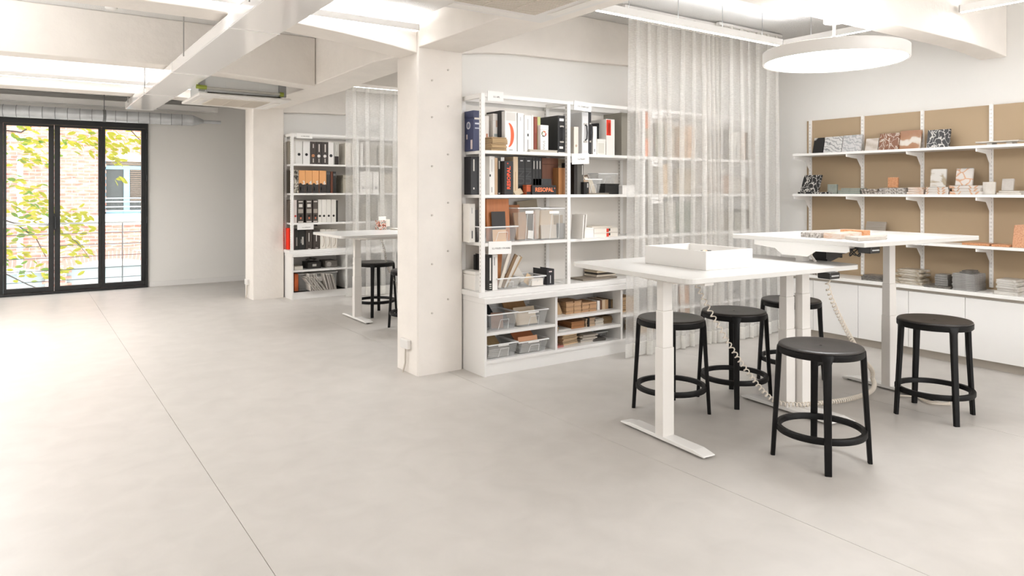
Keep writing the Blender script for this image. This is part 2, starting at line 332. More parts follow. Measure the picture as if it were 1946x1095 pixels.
(3.732, 0.03, 4.95, 0.2, 1.466, 0.32, 'binder', 'binder', 'slim black binder marked near the top left of the walnut box', 'binder', '232324', [('p', 0.35, 0.7, 0.65, 0.92, 'c9c4bd')], 'slim black binders with tiny spine marks'),
(3.791, 0.182, 4.98, 0.15, 1.466, 0.325, 'sample_box', 'box', 'walnut veneer box standing on the second shelf', 'woodbox', '6a3f2a', [], ''),
(3.58, 0.26, 4.84, 0.06, 1.466, 0.081, 'display_stand', 'display', 'low black display with orange RESOPAL lettering on its face', 'display', '1e1c1d', [('t', 'RESOPAL', 0.5, 0.5, 0.55, 'ff8a5a', 0)], ''),
(3.67, 0.204, 4.95, 0.03, 1.466, 0.139, 'sample_fan', 'samples', 'dark fan of chips standing behind the low RESOPAL display', 'board', '3a3b3c', [('p', 0.05, 0.05, 0.95, 0.2, 'a05038')], ''),
(3.536, 0.055, 4.86, 0.06, 1.466, 0.083, 'sample_block', 'samples', 'small orange and black block beside the low RESOPAL display', 'box', 'b8552c', [('p', 0, 0.0, 1, 0.3, '2a2522')], ''),
(3.915, 0.112, 4.9, 0.24, 1.466, 0.237, 'binder', 'binder', 'brown kraft binder right of the walnut box', 'binder', 'b07c4e', [], ''),
(4.056, 0.106, 5.08, 0.06, 1.466, 0.325, 'sample_box', 'box', 'beige box behind the kraft binder with a dark window', 'box', 'b9ab90', [('p', 0.5, 0.45, 0.98, 0.75, '2a2420')], ''),
(4.094, 0.035, 4.9, 0.22, 1.466, 0.288, 'binder', 'binder', 'thin black binder beside the second post', 'binder', '26221f', [], ''),
(4.131, 0.075, 4.9, 0.22, 1.466, 0.288, 'binder', 'binder', 'charcoal grey binder with a pale title near its top', 'binder', '57544f', [('p', 0.75, 0.62, 0.88, 0.92, 'd0ccc6')], ''),
(4.175, 0.06, 4.86, 0.12, 1.466, 0.112, 'catalogue', 'book', 'short black book beside the charcoal grey binder', 'book', '1d1c1b', [('p', 0.65, 0.55, 0.85, 0.9, 'bab6b0')], ''),
(4.515, 0.176, 4.95, 0.12, 1.466, 0.1, 'sample_box', 'box', 'black sample box under a clear tub on the second shelf', 'box', '1c1b1a', [], ''),
(4.691, 0.174, 4.9, 0.2, 1.466, 0.086, 'sample_box', 'box', 'white box behind the veil on the second shelf', 'box', 'efece8', [], ''),
(5.117, 0.111, 4.9, 0.22, 1.466, 0.3, 'binder', 'binder', 'grey brown binder behind the curtain on the second shelf', 'binder', '938a78', [], ''),
(5.243, 0.091, 4.9, 0.22, 1.466, 0.3, 'binder', 'binder', 'sand binder leaning look behind the curtain on the second shelf', 'binder', 'c9ac86', [], ''),
(5.497, 0.288, 4.95, 0.2, 1.466, 0.26, 'sample_box', 'box', 'wide beige box behind the curtain on the second shelf', 'box', 'b7a68b', [], ''),
(6.208, 0.177, 4.95, 0.2, 1.466, 0.2, 'sample_box', 'box', 'brown carton behind the curtain in the last bay', 'box', 'b0917a', [], ''),
(6.402, 0.164, 4.95, 0.2, 1.466, 0.18, 'sample_box', 'box', 'pale carton behind the curtain in the last bay', 'box', 'd8d2c8', [], ''),
(6.603, 0.207, 4.95, 0.2, 1.466, 0.177, 'sample_box', 'box', 'taupe carton behind the curtain in the last bay', 'box', '97897a', [], ''),
(3.05, 0.055, 5.0, 0.13, 1.07, 0.32, 'binder', 'binder', 'white binder at the left end of the third shelf', 'binder', 'efebe4', [('p', 0.4, 0.1, 0.6, 0.3, '6a6a6a'),
('p', 0.4, 0.75, 0.5, 0.9, 'aaaaaa')], ''),
(3.109, 0.029, 5.0, 0.12, 1.07, 0.269, 'catalogue', 'book', 'dark book in the gap behind the first post', 'book', '2b2623', [], ''),
(4.195, 0.114, 4.88, 0.18, 1.07, 0.09, 'sample_box', 'box', 'white carton beside the red striped cartons', 'box', 'f0eeea', [], ''),
(4.313, 0.298, 4.88, 0.2, 1.07, 0.041, 'carton', 'box', 'lower flat white carton with a red stripe on the third shelf', 'box', 'efe8de', [('p', 0.52, 0.05, 0.62, 0.95, 'e0442e'),
('p', 0.62, 0.3, 0.68, 0.9, '2a2a2a')], ''),
(4.313, 0.298, 4.88, 0.2, 1.112, 0.041, 'carton', 'box', 'upper flat white carton with a red stripe on the third shelf', 'box', 'efe8de', [('p', 0.52, 0.05, 0.62, 0.95, 'e0442e'),
('p', 0.62, 0.3, 0.68, 0.9, '2a2a2a')], ''),
(4.307, 0.25, 4.9, 0.2, 1.155, 0.015, 'catalogue', 'book', 'dark edged catalogue lying on the red striped cartons', 'flat', 'e6dfd2', [], ''),
(5.124, 0.134, 4.9, 0.22, 1.07, 0.297, 'binder', 'binder', 'dark grey binder behind the curtain on the third shelf', 'binder', '7d786c', [], ''),
(5.327, 0.154, 4.95, 0.2, 1.07, 0.32, 'sample_board', 'panel', 'light grey board behind the curtain on the third shelf', 'board', 'bdb8ac', [], ''),
(5.497, 0.239, 4.95, 0.2, 1.07, 0.31, 'sample_board', 'panel', 'dark green grey board behind the curtain on the third shelf', 'board', '7f8573', [], ''),
(6.208, 0.195, 4.95, 0.2, 1.07, 0.216, 'sample_box', 'box', 'dark taupe carton behind the curtain on the lowest visible shelf', 'box', '8d8270', [], ''),
(6.42, 0.22, 4.95, 0.2, 1.07, 0.19, 'sample_box', 'box', 'clear looking grey carton behind the curtain on the third shelf', 'box', 'a8a598', [], ''),
(6.678, 0.151, 4.95, 0.2, 1.07, 0.221, 'sample_board', 'panel', 'tall slim grey board behind the curtain by the last post', 'board', 'a39a8a', [], ''),
(3.06, 0.129, 4.93, 0.2, 0.675, 0.156, 'storage_box', 'box', 'white plastic box on the worktop by the column', 'softbox', 'f0ece6', [], ''),
(3.146, 0.034, 5.06, 0.03, 0.675, 0.283, 'sample_board', 'panel', 'black board standing behind the white plastic box', 'board', '1f1e1d', [], ''),
(3.159, 0.039, 4.88, 0.2, 0.675, 0.293, 'catalogue', 'book', 'black book with white wavy lettering on its spine', 'book', '22201f', [('p', 0.35, 0.28, 0.7, 0.92, 'e6e2dc'),
('p', 0.3, 0.16, 0.8, 0.19, 'e6e2dc'),
('p', 0.3, 0.1, 0.8, 0.13, 'e6e2dc'),
('p', 0.3, 0.05, 0.8, 0.07, 'e6e2dc')], ''),
(3.201, 0.05, 4.88, 0.2, 0.675, 0.293, 'binder', 'binder', 'white binder on the worktop beside the black book', 'binder', 'efece8', [('p', 0.3, 0.7, 0.45, 0.93, '8a8a8a')], ''),
(3.767, 0.082, 4.88, 0.2, 0.675, 0.137, 'binder', 'binder', 'black binder with red inside standing on the worktop', 'binder', '2a292c', [('p', 0.3, 0.8, 0.7, 0.88, 'd8c8c8'),
('p', 0.45, 0.1, 0.55, 0.6, 'c9c9c9')], ''),
(3.803, 0.02, 4.9, 0.25, 0.35, 0.121, 'sample_board', 'panel', 'orange wood board beside the upper right base tub', 'wood', 'b9763f', [], ''),
(3.825, 0.019, 4.9, 0.25, 0.35, 0.128, 'sample_board', 'panel', 'honey coloured board second from the divider', 'wood', 'c78e58', [], ''),
(3.846, 0.019, 4.9, 0.25, 0.35, 0.154, 'sample_board', 'panel', 'dark walnut board against the divider', 'wood', '5b3a26', [], ''),
(3.793, 0.023, 4.88, 0.25, 0.125, 0.114, 'sample_board', 'panel', 'black board in the lower left base compartment', 'board', '1e1c1b', [], ''),
(3.819, 0.018, 4.88, 0.25, 0.125, 0.116, 'sample_board', 'panel', 'pale tan board by the divider in the lower compartment', 'wood', 'c9a27a', [], ''),
(4.354, 0.032, 4.88, 0.2, 0.4, 0.084, 'catalogue', 'book', 'white book beside the tan card stacks in the base', 'book', 'efece6', [], ''),
(4.391, 0.021, 4.88, 0.2, 0.4, 0.086, 'catalogue', 'book', 'dark brown book in the row in the base', 'book', '6e4a35', [], ''),
(4.415, 0.037, 4.88, 0.2, 0.4, 0.086, 'catalogue', 'book', 'cream book in the row in the base', 'book', 'd6bd9f', [], ''),
(4.454, 0.037, 4.88, 0.2, 0.4, 0.085, 'catalogue', 'book', 'tan book in the row in the base', 'book', 'b9956f', [], ''),
(4.494, 0.03, 4.88, 0.2, 0.4, 0.081, 'catalogue', 'book', 'black spined book in the row in the base', 'book', '2f2620', [], ''),
(4.527, 0.043, 4.88, 0.2, 0.4, 0.083, 'catalogue', 'book', 'olive brown book at the end of the row in the base', 'book', '7b6548', [], ''),
(3.08, 0.033, 9.9, 0.13, 1.872, 0.32, 'binder', 'binder', 'grey brown binder at the end of the far top shelf', 'binder', '8f877b', [], ''),
(3.131, 0.093, 9.76, 0.25, 1.872, 0.319, 'binder', 'binder', 'white binder with black finger hole on the far top shelf', 'binder', 'e6e4e0', [('h', 0.5, 0.42, 0.02, '141414')], 'white binders with black finger holes'),
(3.233, 0.099, 9.76, 0.25, 1.872, 0.32, 'binder', 'binder', 'white binder with black finger hole on the far top shelf', 'binder', 'e6e4e0', [('h', 0.5, 0.42, 0.02, '141414')], 'white binders with black finger holes'),
(3.338, 0.08, 9.76, 0.25, 1.872, 0.319, 'binder', 'binder', 'dark brown binder with a copper dot', 'binder', '3f352f', [('h', 0.5, 0.38, 0.022, 'b5794e'),
('p', 0.45, 0.72, 0.6, 0.9, 'cfc8c0'),
('p', 0.45, 0.08, 0.6, 0.26, 'cfc8c0')], ''),
(3.422, 0.077, 9.76, 0.25, 1.872, 0.32, 'binder', 'binder', 'dark brown binder with a white dot on the far top shelf', 'binder', '382f2a', [('h', 0.5, 0.37, 0.022, 'e8e4de'),
('p', 0.45, 0.55, 0.65, 0.9, 'cfc8c0'),
('p', 0.45, 0.08, 0.6, 0.26, 'cfc8c0')], 'dark brown binders with white dots'),
(3.503, 0.091, 9.76, 0.25, 1.872, 0.32, 'binder', 'binder', 'dark brown binder with a white dot on the far top shelf', 'binder', '382f2a', [('h', 0.5, 0.37, 0.022, 'e8e4de'),
('p', 0.45, 0.55, 0.65, 0.9, 'cfc8c0'),
('p', 0.45, 0.08, 0.6, 0.26, 'cfc8c0')], 'dark brown binders with white dots'),
(3.599, 0.078, 9.76, 0.25, 1.872, 0.32, 'binder', 'binder', 'white binder between the dark brown and grey ones', 'binder', 'e9e6e1', [('h', 0.5, 0.4, 0.022, '2a2a2a')], ''),
(3.683, 0.072, 9.76, 0.25, 1.872, 0.32, 'binder', 'binder', 'grey binder with a black pocket by the curtain edge', 'binder', 'bcbab2', [('p', 0.1, 0.0, 0.95, 0.38, '2a211d'),
('p', 0.5, 0.6, 0.57, 0.9, 'e8e8e4')], ''),
(3.08, 0.03, 9.9, 0.13, 1.465, 0.32, 'binder', 'binder', 'photo collage binder end at the far second shelf', 'binder', '463f36', [], ''),
(3.113, 0.057, 9.76, 0.25, 1.465, 0.32, 'binder', 'binder', 'binder covered in black and white photo collage', 'collage', '8d8678', [], ''),
(3.175, 0.09, 9.76, 0.25, 1.465, 0.32, 'binder', 'binder', 'orange and black binder with the white numeral three', 'binder', 'e2a468', [('p', 0, 0, 1, 0.38, '2f2926'),
('h', 0.25, 0.38, 0.02, '2f2926'),
('t', '3', 0.75, 0.45, 0.16, 'f4f0ea', 0),
('p', 0.22, 0.1, 0.34, 0.26, 'cfc6bc')], ''),
(3.268, 0.094, 9.76, 0.25, 1.465, 0.32, 'binder', 'binder', 'orange and black binder with the white numeral four', 'binder', 'e2a468', [('p', 0, 0, 1, 0.38, '2f2926'),
('h', 0.25, 0.38, 0.02, '2f2926'),
('t', '4', 0.75, 0.45, 0.16, 'f4f0ea', 0),
('p', 0.22, 0.1, 0.34, 0.26, 'cfc6bc')], ''),
(3.366, 0.094, 9.76, 0.25, 1.465, 0.32, 'binder', 'binder', 'orange and black binder with the white numeral five', 'binder', 'e2a468', [('p', 0, 0, 1, 0.38, '2f2926'),
('h', 0.25, 0.38, 0.02, '2f2926'),
('t', '5', 0.75, 0.45, 0.16, 'f4f0ea', 0),
('p', 0.22, 0.1, 0.34, 0.26, 'cfc6bc')], ''),
(3.467, 0.1, 9.76, 0.25, 1.465, 0.32, 'binder', 'binder', 'orange and black binder with the white numeral six', 'binder', 'e2a468', [('p', 0, 0, 1, 0.38, '2f2926'),
('h', 0.25, 0.38, 0.02, '2f2926'),
('t', '6', 0.75, 0.45, 0.16, 'f4f0ea', 0),
('p', 0.22, 0.1, 0.34, 0.26, 'cfc6bc')], ''),
(3.572, 0.055, 9.76, 0.25, 1.465, 0.31, 'binder', 'binder', 'black binder right after the orange binders', 'binder', '2d2b29', [('p', 0.15, 0.85, 0.3, 0.95, '777777'),
('p', 0.6, 0.85, 0.75, 0.95, '777777')], ''),
(3.634, 0.031, 9.76, 0.25, 1.465, 0.31, 'catalogue', 'book', 'thin reddish brown book between two black binders', 'book', '6e3c26', [], ''),
(3.669, 0.044, 9.76, 0.25, 1.465, 0.31, 'binder', 'binder', 'black binder beside the far middle post', 'binder', '242220', [('p', 0.2, 0.8, 0.35, 0.9, 'aaaaaa'),
('p', 0.6, 0.8, 0.75, 0.9, 'aaaaaa')], ''),
(3.08, 0.03, 9.9, 0.13, 1.05, 0.32, 'binder', 'binder', 'brown binder end at the far third shelf', 'binder', '5c5148', [], ''),
(3.113, 0.033, 9.76, 0.25, 1.05, 0.32, 'binder', 'binder', 'white binder with a red finger hole', 'binder', 'dcd2cc', [('h', 0.4, 0.3, 0.014, 'c03020')], ''),
(3.158, 0.085, 9.76, 0.25, 1.05, 0.32, 'binder', 'binder', 'dark grey binder with pale chevron and orange mark', 'binder', '4c453f', [('p', 0.15, 0.9, 0.85, 0.95, 'cfc8c0'),
('p', 0.2, 0.68, 0.8, 0.82, 'd8d2ca'),
('p', 0.1, 0.42, 0.9, 0.6, 'a29a90'),
('h', 0.5, 0.3, 0.018, '141210'),
('p', 0.42, 0.16, 0.62, 0.26, 'd0714a'),
('p', 0.1, 0.02, 0.9, 0.07, 'cfc8c0')], 'dark grey binders with orange marks'),
(3.276, 0.086, 9.76, 0.25, 1.05, 0.32, 'binder', 'binder', 'dark grey binder with pale chevron and orange mark', 'binder', '4c453f', [('p', 0.15, 0.9, 0.85, 0.95, 'cfc8c0'),
('p', 0.2, 0.68, 0.8, 0.82, 'd8d2ca'),
('p', 0.1, 0.42, 0.9, 0.6, 'a29a90'),
('h', 0.5, 0.3, 0.018, '141210'),
('p', 0.42, 0.16, 0.62, 0.26, 'd0714a'),
('p', 0.1, 0.02, 0.9, 0.07, 'cfc8c0')], 'dark grey binders with orange marks'),
(3.375, 0.071, 9.76, 0.25, 1.05, 0.32, 'binder', 'binder', 'dark grey binder with pale chevron and orange mark', 'binder', '4c453f', [('p', 0.15, 0.9, 0.85, 0.95, 'cfc8c0'),
('p', 0.2, 0.68, 0.8, 0.82, '4c453f'),
('p', 0.1, 0.42, 0.9, 0.6, 'a29a90'),
('h', 0.5, 0.3, 0.018, '141210'),
('p', 0.42, 0.16, 0.62, 0.26, 'd0714a'),
('p', 0.1, 0.02, 0.9, 0.07, 'cfc8c0')], 'dark grey binders with orange marks'),
(3.45, 0.049, 9.76, 0.25, 1.05, 0.325, 'binder', 'binder', 'white binder with a small black ring on the far third shelf', 'binder', 'e4e0d9', [('h', 0.5, 0.28, 0.016, '1c1c1c')], 'white binders with black rings on the far third shelf'),
(3.503, 0.065, 9.76, 0.25, 1.05, 0.325, 'binder', 'binder', 'white binder with a small black ring on the far third shelf', 'binder', 'e4e0d9', [('h', 0.5, 0.28, 0.016, '1c1c1c')], 'white binders with black rings on the far third shelf'),
(3.572, 0.066, 9.76, 0.25, 1.05, 0.325, 'binder', 'binder', 'white binder with a small black ring on the far third shelf', 'binder', 'e4e0d9', [('h', 0.5, 0.28, 0.016, '1c1c1c')], 'white binders with black rings on the far third shelf'),
(3.642, 0.07, 9.76, 0.25, 1.05, 0.325, 'binder', 'binder', 'white binder with a small black ring on the far third shelf', 'binder', 'e4e0d9', [('h', 0.5, 0.28, 0.016, '1c1c1c')], 'white binders with black rings on the far third shelf'),
(3.716, 0.024, 9.76, 0.25, 1.05, 0.31, 'catalogue', 'book', 'slim black book beside the far third shelf post', 'book', '2b2724', [], ''),
(3.071, 0.037, 9.88, 0.15, 0.67, 0.303, 'binder', 'binder', 'bright red binder at the end of the far worktop', 'binder', 'ff3a20', [], ''),
(3.113, 0.055, 9.76, 0.25, 0.67, 0.299, 'binder', 'binder', 'black binder with stacked lettering by the far first post', 'binder', '2b2927', [('p', 0.4, 0.2, 0.75, 0.6, '8f8a84')], ''),
(3.172, 0.092, 9.76, 0.25, 0.67, 0.298, 'binder', 'binder', 'wide black binder with a white crest', 'binder', '242322', [('p', 0.5, 0.25, 0.75, 0.62, 'b9b5ae'),
('p', 0.35, 0.32, 0.42, 0.5, 'b9b5ae')], ''),
(3.27, 0.096, 9.76, 0.25, 0.67, 0.287, 'binder', 'binder', 'dark brown binder with a long white title beside the crest binder', 'binder', '453d38', [('p', 0.45, 0.4, 0.55, 0.82, 'e8e4de'),
('p', 0.35, 0.16, 0.6, 0.2, '151312'),
('p', 0.35, 0.03, 0.75, 0.06, 'cfc8c0')], ''),
(3.377, 0.096, 9.76, 0.25, 0.67, 0.284, 'binder', 'binder', 'dark brown binder with a long white title under the cable heap', 'binder', '443c37', [('p', 0.45, 0.4, 0.55, 0.78, 'e8e4de'),
('p', 0.35, 0.18, 0.6, 0.22, '151312'),
('p', 0.35, 0.05, 0.75, 0.08, 'cfc8c0')], ''),
(3.48, 0.078, 9.76, 0.25, 0.67, 0.281, 'binder', 'binder', 'white binder with a thin grey arc on the far worktop', 'binder', 'e3ddd3', [('garc',)], 'white binders with thin arcs'),
(3.563, 0.075, 9.76, 0.25, 0.67, 0.278, 'binder', 'binder', 'white binder with a thin grey arc on the far worktop', 'binder', 'e3ddd3', [('garc',)], 'white binders with thin arcs'),
(3.642, 0.086, 9.76, 0.25, 0.67, 0.276, 'binder', 'binder', 'white binder with a thin grey arc on the far worktop', 'binder', 'e3ddd3', [('garc',)], 'white binders with thin arcs'),
(3.302, 0.189, 9.76, 0.25, 0.4, 0.091, 'storage_box', 'box', 'black box with a metal label holder in the far base', 'box', '26221f', [('p', 0.35, 0.35, 0.65, 0.7, 'b9b5ae')], ''),
(3.557, 0.171, 9.76, 0.25, 0.4, 0.098, 'storage_box', 'box', 'grey box with a pale round emblem in the far base', 'box', '6e6862', [('h', 0.3, 0.5, 0.035, 'a39e98')], ''),
(3.58, 0.152, 9.76, 0.25, 0.4, 0.03, 'catalogue', 'book', 'white book lying on the grey box in the far base', 'flat', 'eceae6', [], ''),
(3.116, 0.118, 9.76, 0.25, 0.4, 0.045, 'catalogue', 'book', 'cream book lying in the far base', 'flat', 'e6ddd0', [], ''),
(3.116, 0.051, 9.76, 0.25, 0.1, 0.24, 'paper_stack', 'papers', 'orange and white papers beside the far clear tub', 'papers', 'e0713c', [], ''),
(3.85, 0.088, 9.76, 0.25, 1.872, 0.317, 'binder', 'binder', 'pale binder behind the far curtain with a grey hole', 'binder', 'e4ddd2', [('h', 0.5, 0.35, 0.016, '777777')], ''),
(3.951, 0.036, 9.76, 0.25, 1.872, 0.32, 'binder', 'binder', 'ivory binder behind the far curtain on the top shelf', 'binder', 'e9e4db', [], ''),
(4.085, 0.041, 9.76, 0.25, 1.872, 0.32, 'binder', 'binder', 'white slim binder beside the far second post', 'binder', 'ece8e2', [], ''),
(4.142, 0.2, 9.76, 0.25, 1.872, 0.297, 'sample_box', 'box', 'taupe box behind the far curtain on the top shelf', 'box', 'a39c90', [], ''),
(4.367, 0.283, 9.76, 0.25, 1.872, 0.3, 'sample_box', 'box', 'brown grey box behind the far curtain beside the column', 'box', '968e80', [], ''),
(4.077, 0.099, 9.76, 0.25, 1.465, 0.32, 'binder', 'binder', 'white binder behind the far curtain on the second shelf', 'binder', 'efebe6', [('h', 0.5, 0.25, 0.016, '555555')], 'white binders behind the far curtain'),
(4.183, 0.091, 9.76, 0.25, 1.465, 0.32, 'binder', 'binder', 'white binder behind the far curtain on the second shelf', 'binder', 'efebe6', [('h', 0.5, 0.25, 0.016, '555555')], 'white binders behind the far curtain'),
(4.283, 0.092, 9.76, 0.25, 1.465, 0.32, 'binder', 'binder', 'white binder behind the far curtain on the second shelf', 'binder', 'efebe6', [('h', 0.5, 0.25, 0.016, '555555')], 'white binders behind the far curtain'),
(4.393, 0.257, 9.76, 0.25, 1.465, 0.29, 'sample_box', 'box', 'beige box behind the far curtain on the second shelf', 'box', 'bdb4a6', [], ''),
(3.819, 0.16, 9.76, 0.25, 1.465, 0.26, 'sample_box', 'box', 'stone grey box behind the far curtain by the second post', 'box', 'aaa394', [], ''),
(4.093, 0.115, 9.76, 0.25, 1.05, 0.268, 'binder', 'binder', 'dark olive binder behind the far curtain', 'binder', '8a8273', [], ''),
(4.225, 0.117, 9.76, 0.25, 1.05, 0.282, 'binder', 'binder', 'dark umber binder behind the far curtain', 'binder', '7f7768', [], ''),
(4.359, 0.144, 9.76, 0.25, 1.05, 0.281, 'binder', 'binder', 'pale grey binder behind the far curtain on the third shelf', 'binder', 'cfcac0', [], '')]
TUBS=[(3.113, 0.33, 4.86, 0.24, 1.07, 0.134, 'shallow clear tub holding the tall orange wood board', 0, 0),
(3.446, 0.234, 4.86, 0.26, 1.07, 0.286, 'tall clear tub with a brown wood sample inside', 1, 1),
(3.685, 0.296, 4.86, 0.26, 1.07, 0.28, 'tall clear tub packed with beige boards', 1, 1),
(4.208, 0.198, 4.88, 0.2, 1.466, 0.143, 'clear tub filled with small swatches on the second shelf', 0, 0),
(3.243, 0.228, 4.86, 0.25, 0.675, 0.096, 'clear tub on the worktop holding tilted white slats', 0, 0),
(3.478, 0.261, 4.86, 0.25, 0.675, 0.091, 'clear tub on the worktop beside the black and red binder', 0, 0),
(3.113, 0.288, 4.8, 0.3, 0.35, 0.142, 'clear tub with a black panel in the base upper row', 0, 0),
(3.411, 0.308, 4.8, 0.3, 0.35, 0.138, 'clear tub with beige boards in the base upper row', 0, 2),
(3.113, 0.288, 4.8, 0.3, 0.125, 0.119, 'clear tub with grey sheets in the base lower row', 0, 1),
(3.411, 0.311, 4.8, 0.3, 0.125, 0.107, 'clear tub with a terracotta panel in the base lower row', 0, 1),
(4.397, 0.185, 4.95, 0.2, 0.125, 0.05, 'empty looking clear tub in the right base compartment', 0, 0),
(3.169, 0.551, 9.74, 0.27, 0.1, 0.24, 'big clear tub of slanted sheets in the far base', 1, 3),
(4.431, 0.24, 4.95, 0.14, 1.566, 0.1, 'clear tub sitting on the black sample box', 0, 0)]
ST=[(6.8, 4.154, 0.109, 1.882, 0.174, 14, 0.02, 'black_vein', 'black marble tile with a white streak, first on the top stone shelf'),
(6.8, 3.949, 0.194, 1.882, 0.177, 14, 0.02, 'white_wave', 'white marble tile with wavy grey lines beside the black tile'),
(6.8, 3.747, 0.196, 1.882, 0.181, 14, 0.02, 'white_soft', 'pale grey white marble tile before the second upright'),
(6.8, 3.58, 0.125, 1.882, 0.132, 14, 0.02, 'beige_soft', 'small beige marble tile after the second upright'),
(6.8, 3.386, 0.187, 1.882, 0.173, 14, 0.02, 'brown_vein', 'rust brown marble tile laced with white veins'),
(6.82, 3.195, 0.193, 1.882, 0.187, 12, 0.02, 'rust_soft', 'orange brown marble tile with one pale diagonal'),
(6.8, 2.939, 0.192, 1.882, 0.176, 12, 0.02, 'black_web', 'large black marble tile with a white web corner'),
(6.69, 4.133, 0.199, 1.489, 0.19, 24, 0.02, 'black_web', 'black and white marble tile tilted on the shelf end'),
(6.7, 3.935, 0.101, 1.467, 0.096, 4, 0.02, 'greengrey', 'small grey green stone sample standing on the second stone shelf'),
(6.72, 3.346, 0.093, 1.527, 0.097, 3, 0.02, 'orange_spk', 'small orange terrazzo square standing on a speckled stack'),
(6.7, 2.922, 0.13, 1.532, 0.161, 6, 0.02, 'white_gold', 'white slab with a gold lower corner on a pink stack'),
(6.7, 2.712, 0.133, 1.545, 0.15, 12, 0.02, 'peach_web', 'white slab with peach veins on the pale stack'),
(6.8, 2.748, 0.084, 1.545, 0.155, 5, 0.02, 'grey_plain', 'grey slab hidden behind the peach veined slab'),
(6.68, 2.529, 0.094, 1.467, 0.105, 3, 0.02, 'cream', 'square cream stone sample at the second stone shelf'),
(6.72, 2.413, 0.085, 1.5, 0.101, 12, 0.02, 'greige', 'greige stone sample leaning on two thin slabs'),
(6.76, 3.504, 0.19, 1.034, 0.175, 20, 0.02, 'travertine', 'grey travertine tile leaning on the third stone shelf'),
(6.68, 2.263, 0.143, 1.034, 0.195, 14, 0.03, 'orange_spk', 'big broken orange terrazzo slab on the third stone shelf')]
SK=[(2.344, 0.317, 6.64, 0.12, 1.902, [0.012], 'cream', 'thin cream slab bridging two blocks on the top stone shelf', 0),
(2.544, 0.039, 6.66, 0.1, 1.882, [0.02], 'cream', 'cream block under the bridging slab nearer the middle upright', 0),
(2.396, 0.045, 6.66, 0.1, 1.882, [0.02], 'cream', 'cream block under the bridging slab nearer the frame edge', 0),
(3.977, 0.35, 6.64, 0.16, 1.467, [0.02], 'black_web', 'thin black and white slab under the tilted marble tile', 0),
(3.664, 0.224, 6.64, 0.14, 1.467, [0.018, 0.02, 0.02], 'greengrey', 'grey green slab in the stack below the second upright', 0.015),
(3.496, 0.158, 6.64, 0.14, 1.467, [0.025, 0.025], 'speckle', 'speckled brown stone in the pair beside the second upright', 0.01),
(3.235, 0.253, 6.64, 0.16, 1.467, [0.03, 0.03], 'speckle2', 'grey terrazzo slab under the orange square', 0.008),
(3.08, 0.146, 6.64, 0.14, 1.467, [0.022, 0.022, 0.02], 'peach', 'peach stone slab in the stack before the third upright', 0.01),
(2.874, 0.192, 6.64, 0.15, 1.467, [0.022, 0.022, 0.021], 'peach_web', 'pale pink slab under the white and gold stone', 0.01),
(2.619, 0.251, 6.64, 0.15, 1.467, [0.027, 0.025, 0.026], 'peach_web', 'pale stone slab under the peach veined stone', 0.01),
(2.329, 0.176, 6.64, 0.15, 1.467, [0.016, 0.016], 'cream', 'thin cream slab under the leaning greige sample', 0.012),
(3.913, 0.279, 6.7, 0.14, 1.034, [0.014, 0.014, 0.014], 'white_soft', 'thin white slab in the short stack on the third stone shelf', 0.02),
(2.56, 0.209, 6.65, 0.16, 1.034, [0.02], 'orange_spk', 'flat orange terrazzo slab beyond the taller desk corner', 0),
(2.414, 0.13, 6.65, 0.14, 1.034, [0.02], 'orange_spk', 'small flat orange terrazzo slab before the broken one', 0),
(3.994, 0.19, 6.64, 0.18, 0.642, [0.02], 'speckle', 'speckled slab lying on the counter behind the desks', 0),
(3.461, 0.193, 6.64, 0.16, 0.642, [0.02, 0.016, 0.014], 'grey_dark', 'dark grey slab in the low stack by the desk leg', 0.01),
(3.093, 0.242, 6.64, 0.18, 0.642, [0.03, 0.025, 0.02, 0.025, 0.015, 0.02], 'travert_rough', 'rough travertine piece in the uneven rock stack', 0.03),
(2.848, 0.222, 6.62, 0.2, 0.642, [0.018], 'grey_dark', 'broad dark slab under the square grey block stack', 0),
(2.887, 0.108, 6.66, 0.12, 0.66, [0.02, 0.02, 0.02, 0.02, 0.02], 'slate', 'grey slate square in the smaller block stack', 0.004),
(2.655, 0.181, 6.62, 0.22, 0.642, [0.0145, 0.0145, 0.0145, 0.0145, 0.0145, 0.0145, 0.0145, 0.0145, 0.0145, 0.0145], 'slate_big', 'grey slate tile in the large square stack', 0.004),
(2.699, 0.099, 6.68, 0.14, 0.787, [0.012, 0.012], 'grey_dark', 'dark slate piece lying on the large square stack', 0.01),
(2.344, 0.169, 6.62, 0.22, 0.642, [0.03, 0.022, 0.02, 0.018, 0.016, 0.02], 'white_rough', 'white marble slab in the stack at the counter end', 0.012)]
